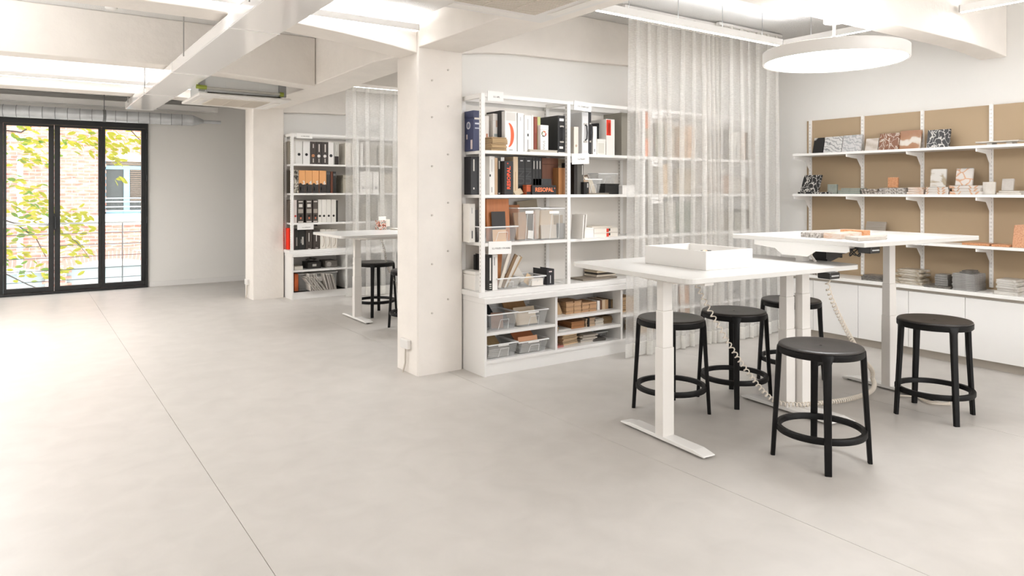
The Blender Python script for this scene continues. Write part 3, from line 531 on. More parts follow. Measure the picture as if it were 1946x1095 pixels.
CL=[(-0.076, 14.6, 2.43, 0.45, 26),
(0.262, 14.9, 2.428, 0.4, 22),
(-0.003, 14.3, 2.222, 0.4, 18),
(0.222, 14.8, 2.072, 0.35, 16),
(-0.11, 14.2, 1.59, 0.35, 14),
(0.033, 14.6, 1.45, 0.4, 20),
(0.3, 14.9, 1.291, 0.35, 14),
(-0.111, 14.4, 1.17, 0.4, 16),
(0.145, 14.7, 0.978, 0.4, 18),
(0.069, 14.4, 0.813, 0.35, 14),
(-0.078, 14.8, 0.528, 0.3, 10),
(-0.111, 14.4, 0.336, 0.35, 12),
(0.108, 14.7, 0.073, 0.3, 12),
(0.677, 14.9, 2.446, 0.28, 9),
(0.949, 14.5, 2.47, 0.3, 14),
(1.093, 14.6, 2.323, 0.3, 12),
(0.64, 14.6, 1.015, 0.32, 16),
(0.773, 14.9, 1.097, 0.25, 10),
(0.635, 14.5, 0.79, 0.3, 12),
(0.842, 14.7, 0.633, 0.25, 9),
(0.708, 14.4, 0.473, 0.25, 9),
(0.605, 14.7, 0.04, 0.2, 6),
(1.298, 14.6, 2.492, 0.3, 14),
(1.346, 14.4, 2.227, 0.3, 14),
(1.291, 14.7, 2.02, 0.25, 9),
(1.649, 14.5, 2.463, 0.35, 16),
(1.693, 14.3, 2.329, 0.25, 8),
(1.438, 14.5, 1.713, 0.12, 4)]

# ================================================================== SETTING
ZC = 3.16
fm = ramp_mat('cement_floor', [(.3, 'b9b4ae'), (.5, 'bdb8b2'), (.7, 'c1bcb6')], 'noise', 5, .5, 10, rough=.42)
nt = fm.node_tree; bnode = nt.nodes['Principled BSDF']
n2 = nt.nodes.new('ShaderNodeTexNoise'); n2.inputs['Scale'].default_value = 1.3; n2.inputs['Detail'].default_value = 8
mr = nt.nodes.new('ShaderNodeMapRange'); mr.inputs['To Min'].default_value = .36; mr.inputs['To Max'].default_value = .48
nt.links.new(nt.nodes['Texture Coordinate'].outputs['Object'], n2.inputs['Vector']); nt.links.new(n2.outputs['Fac'], mr.inputs[0]); nt.links.new(mr.outputs[0], bnode.inputs['Roughness'])
fl = struct('floor', BX(-3.0, 7.1, -3.2, 12.45, -.12, -.004), pm('a59d95', .7))
for a, b in ((-3.0, -1.19), (-1.187, .8105), (.8135, 2.899), (2.902, 4.999), (5.002, 7.1)):
    obj('vinyl_sheet', BX(a, b, -3.2, 12.45, -.006, 0), fm, fl)
struct('ceiling', BX(-3.0, 7.1, 5.1, 12.45, ZC, ZC+.2), M_ceil); struct('ceiling', BX(2.75, 7.1, -3.2, 5.1, ZC, ZC+.2), M_ceil); struct('ceiling', BX(-3.0, 2.75, -3.2, 5.1, 2.89, ZC+.2), M_ceil)
# walls
DX0, DX1, DZ = -.25, 1.615, 2.54
struct('wall_back', MB().box(-3.0, DX0, 12.24, 12.45, 0, ZC).box(DX1, 7.1, 12.24, 12.45, 0, ZC).box(DX0, DX1, 12.24, 12.45, DZ, ZC), M_wallcool)
struct('wall_right', BX(6.95, 7.15, -3.2, 12.45, 0, ZC), M_wallcool)
struct('wall_left', BX(-3.2, -3.0, -3.2, 12.45, 0, ZC), M_wall)
struct('wall_front', BX(-3.2, 7.15, -3.4, -3.2, 0, ZC), M_wall)
wm = struct('wall_middle', BX(3.04, 6.95, 5.18, 5.3, 0, ZC), M_wallcool)
wf = struct('wall_far', BX(3.02, 6.95, 10.06, 10.2, 0, ZC), M_wall)
struct('baseboard_back', BX(DX1+.02, 7.0, 12.225, 12.24, 0, .08), M_lac)
# columns with slightly uneven chamfered corners
def column(x0, x1, y0, y1):
    c = .012
    o = struct('column', MB().prism([(x0+c, y0), (x1-c, y0), (x1, y0+c), (x1, y1-c), (x1-c, y1), (x0+c, y1), (x0, y1-c), (x0, y0+c)], 'z', 0, ZC), M_conc)
    return o
co = column(2.62, 3.043, 5.095, 5.475)
column(2.6, 3.03, 9.96, 10.34)
mbh = MB()
for x, zs in ((2.75, (.5, .9, 1.3, 1.7, 2.1, 2.4)), (2.9, (.6, 1.0, 1.4, 1.8, 2.2, 2.5))):
    for z in zs: mbh.tube([(x, 5.085, z), (x, 5.1, z)], .008, 8)
obj('anchor_plug', mbh, pm('c9c2ba', .7), co)
# beams: profiles along X (haunched towards the columns), extruded in Y
def beam_x(prof, y0, y1, top=ZC): return struct('beam', MB().prism(prof+[(prof[-1][0], top), (prof[0][0], top)], 'y', y0, y1), M_conc, bevel=.008)
beam_x([(-3.0, 2.73), (1.5, 2.73), (2.0, 2.69), (2.4, 2.645), (2.62, 2.61)], 5.1, 5.42)
beam_x([(-3.0, 2.695), (1.2, 2.71), (1.8, 2.68), (2.62, 2.63)], 7.5, 7.78)
beam_x([(-3.0, 2.70), (1.6, 2.72), (2.6, 2.64)], 9.96, 10.3)
beam_x([(3.043, 2.655), (3.3, 2.69), (3.6, 2.715), (4.2, 2.725), (5.2, 2.76), (6.95, 2.74)], 5.12, 5.18)
beam_x([(3.03, 2.60), (3.5, 2.62), (6.95, 2.66)], 10.0, 10.06)
beam_x([(3.043, 2.62), (3.4, 2.66), (6.2, 2.685), (6.6, 2.675), (6.95, 2.65)], 2.54, 2.745)
beam_x([(3.04, 2.70), (6.95, 2.70)], 7.5, 7.72)
beam_x([(-3.0, 2.66), (2.62, 2.62)], -.3, .0, 3.1)
def beam_y(prof, x0, x1): return struct('beam', MB().prism(prof+[(prof[-1][0], ZC), (prof[0][0], ZC)], 'x', x0, x1), M_conc, bevel=.008)
beam_y([(-3.2, 2.66), (5.095, 2.655)], 2.625, 3.04)
beam_y([(5.475, 2.64), (6.0, 2.67), (7.2, 2.66), (7.75, 2.645), (9.0, 2.655), (9.96, 2.65)], 2.625, 3.04)
# ---- folding glass door in the back wall
d1 = struct('door_1', MB().box(DX0, DX1, 12.2, 12.3, 2.46, DZ).box(DX0, DX1, 12.2, 12.3, 0, .035).box(DX0, DX0+.04, 12.2, 12.3, .035, 2.46).box(DX1-.04, DX1, 12.2, 12.3, .035, 2.46), M_frame, bevel=.004)
def leaf_door(x0, x1, ml, mr_):
    mb = MB().box(x0, x1, 12.215, 12.285, .04, .105).box(x0, x1, 12.215, 12.285, 2.425, 2.455)
    mb.box(x0, x0+ml, 12.215, 12.285, .105, 2.425).box(x1-mr_, x1, 12.215, 12.285, .105, 2.425)
    o = obj('door_leaf', mb, M_frame, d1, bevel=.004)
    obj('pane', BX(x0+ml-.005, x1-mr_+.005, 12.246, 12.254, .1, 2.43), M_glass, o)
    return o
leaf_door(-.208, .392, .036, .068)
l2 = leaf_door(.396, .988, .07, .04)
leaf_door(.992, 1.575, .047, .052)
obj('door_handle', MB().tube([(.4, 12.2, 1.12), (.4, 12.165, 1.12), (.4, 12.16, 1.0), (.4, 12.16, .95)], .01).box(.385, .415, 12.195, 12.216, .93, 1.17), pm('0d0d0d', .4), l2)
mbk = MB()
for z in (.35, 1.0, 1.65, 2.3): mbk.tube([(1.6, 12.19, z), (1.6, 12.19, z+.09)], .012, 8)
obj('hinge', mbk, M_frame, d1)
# ================================================================== OUTSIDE
M_mort = pm('e6ded6', .9, var=.08, vscale=4)
struct('ground', BX(-14, 14, 12.6, 34, -3.3, -3.2), pm('8d8f88', .9))
bal = struct('trim_1', BX(-1.5, 3.0, 12.45, 12.85, -.2, -.02), pm('c9c9c7', .8))
rl = thing('balcony_railing', 'thin metal railing with horizontal wires outside the glass door', 'railing', (.7, 12.75, 0))
obj('top_rail', BX(-2.2, 2.2, -.02, .02, .985, 1.012), pm('d9dcdc', .4, metal=.3), rl)
for z in (.84, .66, .48, .29, .13): obj('wire', MB().tube([(-2.2, 0, z), (2.2, 0, z)], .006, 6), pm('5a5f61', .5), rl)
for x in (-1.35, .62, 1.9): obj('post', BX(x-.008, x+.008, -.015, .015, -.02, .985), pm('84898b', .5), rl)
bl = thing('brick_building', 'overexposed red brick house across the courtyard with blue grey windows', 'building', (0, 18, 0))
holes = []   # (x0,x1,z0,z1,arch)
WIN = [(1.48, 2.44, .98, 2.36, .2), (-2.3, -.75, .9, 2.3, .2)]
LOW = [(-1.05, .42, -1.3, -.10, .14), (.80, 2.55, -1.3, -.02, .16)]
def arch(x0, x1, z1, a, x):
    t = (x-(x0+x1)/2)/((x1-x0)/2); return z1-a*t*t
def inhole(x, z):
    for x0, x1, z0, z1, a in WIN+LOW:
        if x0 < x < x1 and z0-.02 < z < arch(x0, x1, z1, a, x)+.20: return True
    return False
obj('wall', MB().box(-6, 8, .22, .5, -3.2, 6.5), M_mort, bl)
fx = MB()
cols = MB()
def wallstrip(x0, x1, holes_):
    pass
xs = sorted({-6, 8, *[h[0] for h in WIN+LOW], *[h[1] for h in WIN+LOW]})
mbw = MB()
for a, b in zip(xs, xs[1:]):
    m_ = (a+b)/2; hs = sorted([h for h in WIN+LOW if h[0] <= a and h[1] >= b], key=lambda h: h[2]); z = -3.2
    for h in hs:
        mbw.box(a, b, 0, .22, z, h[2]); z = h[3]-h[4]
    mbw.box(a, b, 0, .22, z, 6.5)
obj('mortar_face', mbw, M_mort, bl)
br = MB(); zc = -1.35; row = 0
while zc < 3.9:
    x = -1.6+(.11 if row % 2 else 0)
    while x < 3.2:
        if not inhole(x+.1, zc+.03) and not (.72 < zc < .9): br.box(x, x+.205, -.012, .05, zc, zc+.058)
        x += .218
    zc += .072; row += 1
o = obj('brick_courses', br, ramp_mat('brick_red', [(.3, '94594b'), (.5, 'b27a6a'), (.7, 'cfa698')], 'noise', 5, 0, 4, (1, 1, 3), .9), bl); o['kind'] = 'stuff'
M_vous = ramp_mat('brick_arch', [(.3, 'a8675a'), (.7, 'c99488')], 'noise', 7, 0, 3, rough=.9)
for (x0, x1, z0, z1, a) in WIN+LOW:
    n = int((x1-x0+.1)/.075)
    for i in range(n):
        x = x0-.04+(x1-x0+.08)*(i+.5)/n; z = arch(x0, x1, z1, a, min(max(x, x0), x1)); t = (x-(x0+x1)/2)
        if x > 3 or x < -1.5: continue
        obj('arch_brick', BX(-.03, .03, -.016, .06, 0, .2), M_vous, bl, loc=(x, 0, z), rot=(0, t*.28, 0)) if i else obj('arch_brick', BX(-.03, .03, -.016, .06, 0, .2), M_vous, bl, loc=(x, 0, z), rot=(0, t*.28, 0))
obj('stone_band', BX(-6, 8, -.06, .1, .74, .88), pm('e6e2da', .8), bl)
M_blue = pm('7c9dab', .6)
M_pane = pm('3c4141', .12, spec=.5)
for (x0, x1, z0, z1, a) in WIN:
    mb = MB().box(x0, x0+.07, .1, .17, z0, z1-a).box(x1-.07, x1, .1, .17, z0, z1-a).box(x0, x1, .1, .17, z0, z0+.08).box(x0, x1, .1, .17, 1.98, 2.06)
    xm = (x0+x1)/2; mb.box(xm-.06, xm+.06, .09, .17, z0, 2.0)
    wf_ = obj('window_frame', mb, M_blue, bl)
    obj('pane', BX(x0+.05, xm-.04, .14, .15, z0+.05, 2.0), M_pane, wf_); obj('pane', BX(xm+.04, x1-.05, .14, .15, z0+.05, 2.0), M_pane, wf_)
    z = 1.28; sl = MB()
    while z < 2.5:
        sl.box(x0, x1, .05+.06*(z > 2.04)-.0, .135, z, z+.022) if z > 2.06 else sl.box(xm+.07, x1-.07, .11, .138, z, z+.018)
        z += .045
    s_ = obj('shutter_slats', sl, pm('7d6a58', .7), bl); s_['kind'] = 'stuff'
    sb = MB()
    for z in (1.05, 1.14, 1.25, 1.33): sb.tube([(x0-.05, -.05, z), (x1+.05, -.05, z)], .012, 6)
    obj('window_guard', sb, pm('dde6e8', .5), bl)
for (x0, x1, z0, z1, a) in LOW:
    obj('cellar_pane', BX(x0, x1, .12, .14, z0, z1), pm('8f9d9f', .25), bl)
obj('roof', MB().prism([(-.5, 6.5), (4.5, 8.3), (4.5, 8.5), (-.5, 6.75)], 'x', -6, 8), pm('7a4a3c', .8), bl)
dp = tag(obj('drain_pipe', MB().tube([(-.02, 17.8, -3.2), (-.02, 17.8, 2.2)], .05, 10), pm('a9c6cf', .5)), 'pale blue drain pipe on the brick house beside the door edge', 'pipe')
# tree with single leaves
tr = thing('tree', 'yellow green leafed tree reaching in front of the brick house', 'tree', (-1.7, 14.6, -3.2))
M_bark = pm('3a2f26', .9)
obj('trunk', MB().tube([(0, 0, 0), (.05, 0, 2), (-.05, .05, 4.2), (.1, 0, 6.5)], [.16, .14, .1, .05], 10), M_bark, tr)
def br_(pts, r0): obj('branch', MB().tube([(x+1.7, y-14.6, z+3.2) for x, y, z in pts], [r0*(1-i/len(pts)*.8) for i in range(len(pts))], 6), M_bark, tr)
br_([(-1.7, 14.6, 1.0), (-.6, 14.6, 1.15), (-.1, 14.6, .95), (.2, 14.6, .7), (.35, 14.6, .35)], .02)
br_([(-1.7, 14.6, 2.2), (-.6, 14.6, 2.55), (.0, 14.7, 2.5), (.3, 14.8, 2.75), (.5, 14.8, 2.95)], .02)
br_([(-1.7, 14.6, 2.6), (0, 14.6, 3.0), (1.0, 14.5, 2.95), (1.5, 14.5, 2.75), (1.9, 14.5, 2.3)], .02)
br_([(-1.7, 14.6, .2), (-.5, 14.5, .3), (.1, 14.5, -.1), (.5, 14.4, -.3)], .016)
br_([(-.1, 14.6, .95), (.4, 14.6, .9), (.8, 14.6, .6), (1.0, 14.6, .3)], .012)
lb_ = bmesh.new()
pv = [lb_.verts.new(p) for p in ((0, 0, 0), (.045, .028, .008), (.1, .03, .004), (.15, 0, -.01), (.1, -.03, .004), (.045, -.028, .008), (.06, 0, -.004))]
for f in ((0, 6, 1), (1, 6, 2), (2, 6, 3), (3, 6, 4), (4, 6, 5), (5, 6, 0)): lb_.faces.new([pv[i] for i in f])
LM = []
for c in ('8f9024', 'a09c2c', '78882c', '5f7f2e'):
    me = bpy.data.meshes.new('leaf'); lb_.to_mesh(me)
    m = clear(c, 1, .5, transl=True); me.materials.append(m); LM.append(me)
lb_.free()
rnd = random.Random(5); nl = 0; rest = []
for cx, cy, cz, r, n in CL:
    for i in range(int(n*1.35)):
        p = Vector((cx+rnd.gauss(0, r*.55), cy+rnd.gauss(0, .15), cz+rnd.gauss(0, r*.3)))
        e = (rnd.uniform(-.9, .9)+R_(60), rnd.uniform(-.5, .9), rnd.uniform(-.6, .8))
        me = LM[rnd.choice((0, 0, 1, 1, 2, 3))]
        if nl < 300:
            o = bpy.data.objects.new('leaf', me); COL.objects.link(o); o.parent = tr; o.location = p-Vector((-1.7, 14.6, -3.2)); o.rotation_euler = e; s = rnd.uniform(.7, 1.15); o.scale = (s, s, s); nl += 1
        else: rest.append((p, e))
if rest:
    lm = bmesh.new()
    for p, e in rest:
        M4 = Matrix.Translation(p-Vector((-1.7, 14.6, -3.2)))@Matrix.Rotation(e[2], 4, 'Z')@Matrix.Rotation(e[1], 4, 'Y')@Matrix.Rotation(e[0], 4, 'X')
        n0 = len(lm.verts); lm.from_mesh(LM[0]); lm.verts.ensure_lookup_table()
        bmesh.ops.transform(lm, matrix=M4, verts=lm.verts[n0:])
    me = bpy.data.meshes.new('small_leaves'); lm.to_mesh(me); lm.free(); me.materials.append(LM[0].materials[0])
    o = bpy.data.objects.new('small_leaves', me); COL.objects.link(o); o.parent = tr; o['kind'] = 'stuff'
# ================================================================== CEILING EQUIPMENT
def linear_light(label, p0, p1, w, h, up=True, cables=0, hall=False):
    p0 = Vector(p0); p1 = Vector(p1); L = (p1-p0).length
    t = thing('linear_light', label, 'lamp', p0, math.atan2(p1.y-p0.y, p1.x-p0.x))
    obj('housing', MB().box(0, L, -w/2, -w/2+.006, 0, h).box(0, L, w/2-.006, w/2, 0, h).box(0, L, -w/2+.006, w/2-.006, .02, h-.02).box(0, .004, -w/2, w/2, 0, h).box(L-.004, L, -w/2, w/2, 0, h), M_steel, t)
    obj('diffuser', BX(.004, L-.004, -w/2+.007, w/2-.007, .001, .018), E_dim if hall else E_down, t)
    if up: obj('diffuser', BX(.004, L-.004, -w/2+.007, w/2-.007, h-.018, h-.001), E_hall if hall else E_up, t)
    for i in range(cables):
        x = L*(i+.5)/cables; obj('suspension_wire', MB().tube([(x, 0, h-.02), (x, 0, ZC-p0.z-.001)], .0025, 5), pm('8a8a8a', .4), t)
    return t
linear_light('long linear light hanging in front of the big sheer curtain', (3.1, 4.06, 2.88), (5.955, 4.06, 2.88), .05, .062, True, 5)
linear_light('short linear light running towards the stone shelves behind the round lamp', (5.98, 4.09, 2.88), (5.98, 2.78, 2.88), .05, .055, True, 2)
linear_light('linear light in the top corner on the near side of the concrete beam', (5.98, 2.5, 2.88), (5.98, .4, 2.88), .05, .055, True, 2)
linear_light('linear uplight along the beam beside the near column', (-2.6, 4.98, 2.755), (2.56, 4.98, 2.755), .06, .05, True, 0, True)
linear_light('linear uplight on the far beam above the glass door', (-2.6, 9.8, 2.80), (2.3, 9.8, 2.80), .06, .05, True, 4, True)
linear_light('linear light above the far curtain behind the column', (3.2, 9.0, 2.9), (6.3, 9.0, 2.9), .05, .062, True, 3)

# round pendant
def pendant(label, loc, dn=None, up=None):
    pl = thing('pendant_lamp', label, 'lamp', loc)
    obj('ring_housing', MB().lathe([(.437, .004), (.449, 0), (.452, .004), (.452, .078), (.445, .083), (.42, .083), (.42, .072), (.437, .072)], 72), M_white, pl, smooth=True)
    obj('diffuser', MB().lathe([(0, .004), (.438, .004), (.438, .016), (0, .016)], 72), dn or E_lamp, pl)
    obj('diffuser', MB().lathe([(0, .06), (.42, .06), (.42, .068), (0, .068)], 72), up or E_lampup, pl)
    obj('rod', MB().tube([(0, 0, .06), (0, 0, .275)], .011, 10), pm('b9b3aa', .35, metal=.5), pl)
    obj('canopy', MB().lathe([(0, .262), (.06, .262), (.065, .266), (.065, .31), (.06, .313), (0, .313)], 32), M_white, pl, smooth=True)
pendant('large round white disc pendant lamp hanging from the concrete beam', (4.467, 2.642, 2.36))
pendant('added round disc pendant lighting the far bay, unseen behind the bookcase wall', (4.467, 7.61, 2.37))  # extra hidden lamp, added to light the far bay
pendant('added round disc pendant out of view, filling the hall with light', (-1.5, 6.35, 2.3), E_soft, E_softup)  # extra lamp outside the frame, added to brighten the hall beams
# long white flat duct
du = thing('ventilation_duct', 'long flat white ventilation duct running towards the glass door', 'duct', (1.32, 7.4, 2.6))
M_duct = pm('f2f0ee', .12, spec=.7)
for i, (a, b) in enumerate(((-6.0, -4.0), (-4.0, -2.4), (-2.4, -.2), (-.2, 1.6), (1.6, 3.35))):
    mb = MB().box(-.17, .17, a+.003, b-.003, 0, .008).box(-.17, -.162, a+.003, b-.003, .008, .09).box(.162, .17, a+.003, b-.003, .008, .09).box(-.17, .17, a+.003, b-.003, .09, .098)
    obj('duct_section', mb, M_duct, du, bevel=.004)
    obj('joint_flange', BX(-.173, .173, b-.006, b+.006, -.003, .1), M_steel, du)
for y in (-3.0, -.9, 1.4, 2.9):
    obj('hanger_rod', MB().tube([(-.19, y, .04), (-.19, y, ZC-2.6 if abs(y+2.3) > .35 else .3)], .005, 6), pm('a8a6a3', .4, metal=.5), du)
# ceiling cassettes
def cassette(label, loc, body=True, h=.2):
    t = thing('air_conditioner', label, 'air conditioner', loc)
    obj('fascia_panel', MB().prism([(-.48, -.48), (.48, -.48), (.48, .48), (-.48, .48)], 'z', 0, .03), M_white, t, bevel=.012, seg=3)
    g = obj('intake_grille', BX(-.3, .3, -.3, .3, -.006, .004), pm('dcd5ca', .6), t)
    mb = MB()
    for i in range(29): mb.box(-.29, .29, -.285+i*.0203, -.285+i*.0203+.008, -.011, -.005)
    for x in (-.1, .1): mb.box(x-.006, x+.006, -.29, .29, -.012, -.005)
    o = obj('grille_slats', mb, pm('cfc7bb', .6), g); o['kind'] = 'stuff'
    for s in (0, 1, 2, 3):
        obj('air_flap', BX(-.26, .26, .36, .42, -.006, 0), pm('e9e5df', .4), t, rot=(0, 0, s*math.pi/2))
    if body:
        obj('metal_case', BX(-.4, .4, -.4, .4, .03, .03+h), pm('e4e5e3', .45, var=.05), t, bevel=.006)
        obj('case_label', BX(-.2, .15, -.404, -.399, .1, .17), pm('e2e2df', .5), t)
    return t
ac1 = cassette('open ceiling cassette unit hanging before the far column with bare metal case', (1.985, 8.31, 2.49), True, .25)
obj('drain_pipe', MB().tube([(-.42, -.45, .085), (.36, -.45, .075)], .014, 8), pm('b9b6ae', .5), ac1)
obj('pipe_insulation', MB().tube([(-.5, -.46, .09), (-.46, -.46, .087), (-.4, -.46, .085)], .022, 8), pm('8f9a3e', .7), ac1)
obj('pipe_insulation', MB().tube([(.36, -.45, .075), (.4, -.45, .072)], .024, 8), pm('8f9a3e', .7), ac1)
obj('bracket', BX(.36, .44, -.42, -.38, .05, .24), pm('9a9a98', .5), ac1); obj('bracket', BX(-.47, -.41, -.44, -.4, .05, .26), pm('9a9a98', .5), ac1)
obj('shadow_gap', MB().box(-.38, -.02, -.41, -.4, .03, .05).box(.02, .38, -.41, -.4, .03, .05), pm('2a2622', .7), ac1)
obj('power_cable', MB().tube([(-.3, -.5, .03), (-.25, -.49, .035), (0, -.485, .034), (.2, -.485, .034), (.32, -.49, .03)], .005, 6), pm('4a453e', .6), ac1)
obj('hanger_rod', MB().tube([(-.35, .3, .28), (-.35, .3, ZC-2.49)], .005, 6).tube([(.35, .3, .28), (.35, .3, ZC-2.49)], .005, 6).tube([(.35, -.3, .28), (.35, -.3, ZC-2.49)], .005, 6), M_galv, ac1)
ac2 = cassette('ceiling cassette unit with slatted intake at the upper edge above the hall', (2.34, 3.235, 2.605), False)
obj('metal_case', BX(-.4, .27, -.4, .4, .03, .28), pm('cfd0ce', .45, var=.05), ac2)
# round spiral duct and trunking over the glass door
sd = thing('spiral_duct', 'round galvanised spiral duct above the glass door', 'duct', (0, 11.93, 2.60))
sp = MB().tube([(-3.0, 0, 0), (2.2, 0, 0)], .085, 20).tube([(2.2, 0, 0), (2.36, 0, -.01)], [.085, .03], 20).tube([(2.36, 0, -.01), (2.62, 0, -.01)], .028, 10)
obj('pipe', sp, M_galv, sd, smooth=True)
hs = MB()
for i in range(34):
    x = -2.9+i*.15
    hs.tube([(x+.012*math.cos(a), .0865*math.cos(a), .0865*math.sin(a)) for a in [k*math.pi/10 for k in range(20)]], .004, 5, closed=True)
o = obj('spiral_seam', hs, pm('8f9497', .4, metal=.6), sd); o['kind'] = 'stuff'
obj('clamp', MB().tube([(.98, 0, 0), (1.02, 0, 0)], .09, 20).tube([(1.0, 0, .08), (1.0, 0, .5)], .006, 6), pm('77797a', .5), sd)
tr1 = thing('cable_trunking', 'white cable trunking over the spiral duct above the glass door', 'trunking', (0, 12.12, 2.66))
obj('channel', MB().box(-3.0, 2.6, -.1, .1, .1, .18), M_lac, tr1, bevel=.003)
obj('cover_strip', MB().box(-3.0, 2.6, -.06, .1, .26, .33), M_lac, tr1, bevel=.003)
pr = tag(obj('paper_rolls', MB().tube([(1.25, 10.75, 2.655), (1.45, 10.72, 2.655)], .035, 12), M_lbl), 'rolled white cloth lying inside the open end of the long white duct', 'roll')
smk = thing('smoke_detector', 'flat white smoke detector on the ceiling before the middle beam', 'detector', (.66, 7.22, ZC-.03))
obj('body', MB().lathe([(0, -.012), (.035, -.012), (.05, 0), (.052, .03), (0, .03)], 24), M_white, smk, smooth=True)
# column sockets
def socket(label, loc):
    t = thing('wall_socket', label, 'socket', loc)
    obj('box', BX(-.035, 0, -.09, .05, 0, .075), M_white, t, bevel=.006)
    obj('cable', MB().tube([(-.02, -.03, 0), (-.022, -.03, -.06), (-.018, -.02, -.12), (-.03, -.0, -.2)], .008, 8), pm('c9c1b6', .6), t)
    return t
socket('small white socket box with a dangling cable low on the near column', (2.62, 5.3, .2))
socket('small white socket box low on the far column', (2.6, 10.2, .19))
# ================================================================== CURTAINS
def curtain(label, x0, x1, y, z1, pitch, amp, seed, lean=0, dense=None, flare=(0, 0)):
    rn = random.Random(seed); t = thing('sheer_curtain', label, 'curtain', (x0, y, 0))
    L = x1-x0; C = []; x = 0
    while x < L-.02:
        d = dense and dense[0] < x < dense[1]
        p = dense[2] if d else pitch*rn.uniform(.8, 1.2)
        am = amp*(1.0 if d else rn.uniform(.6, 1.1)); f = rn.uniform(.6, .72)
        g = .26 if not d else .32; C += [(x, 0), (x+p*.3, -am*.12), (x+p*f, am*.05), (x+p*(f+g), -am*.3), (x+p*(f+g*.6), -am*.8), (x+p*(f+.02), -am*.62), (x+p*(f-.04), -am*.2), (x+p*(f+g*.6), am*.35), (x+p*.97, am*.15)]
        x += p
    C.append((x, 0)); P = []
    for i in range(len(C)-1):
        p0 = Vector(C[max(i-1, 0)]); p1 = Vector(C[i]); p2 = Vector(C[i+1]); p3 = Vector(C[min(i+2, len(C)-1)])
        for k in range(4):
            u = k/4; P.append(.5*((2*p1)+(-p0+p2)*u+(2*p0-5*p1+4*p2-p3)*u*u+(-p0+3*p1-3*p2+p3)*u**3))
    P.append(Vector(C[-1])); n = len(P)-1
    zs_ = [.135, .3, .6, .95, 1.3, 1.7, 2.1, 2.5, 2.9, z1-.1]
    def pt(i, z):
        x, yy = P[i]; k = z/z1
        e0 = max(0, 1-x/.25); e1 = max(0, 1-(L-x)/.25)
        dx = flare[0]*e0*(1-k)**2+flare[1]*e1*(1-k)**2+.012*math.sin(3*k+x*4)*(1-k)
        return (x+dx, yy*(.8+.35*(1-k))+lean*(1-k)+.012*math.sin(4*k+9*x), z)
    def sheet(zlist):
        bm = bmesh.new(); rows = [[bm.verts.new(pt(i, z)) for i in range(n+1)] for z in zlist]
        for A, B in zip(rows, rows[1:]):
            for i in range(n): bm.faces.new((A[i], A[i+1], B[i+1], B[i]))
        me = bpy.data.meshes.new('cloth'); bm.to_mesh(me); bm.free()
        for p in me.polygons: p.use_smooth = True
        return me
    obj('cloth', sheet(zs_), M_curtain, t)
    obj('hem', sheet([.012, .07, .135]), M_hem, t)
    obj('heading_tape', sheet([z1-.1, z1-.05, z1]), M_hem, t)
    obj('curtain_track', BX(-.05, L+.05, -.02, .02, z1, z1+.025), M_white, t)
    return t
curtain('wide sheer linen curtain in front of the near bookcase, wide pleats', 4.43, 5.72, 4.56, 3.12, .155, .055, 3, dense=(.98, 1.29, .062), flare=(-.03, 0))
curtain('sheer linen curtain panel towards the stone shelves, beside the right wall', 5.63, 6.55, 4.50, 3.12, .15, .05, 5, flare=(0, .12))
curtain('sheer curtain in the far bay seen left of the near column', 3.72, 5.8, 9.42, 3.0, .19, .06, 8)
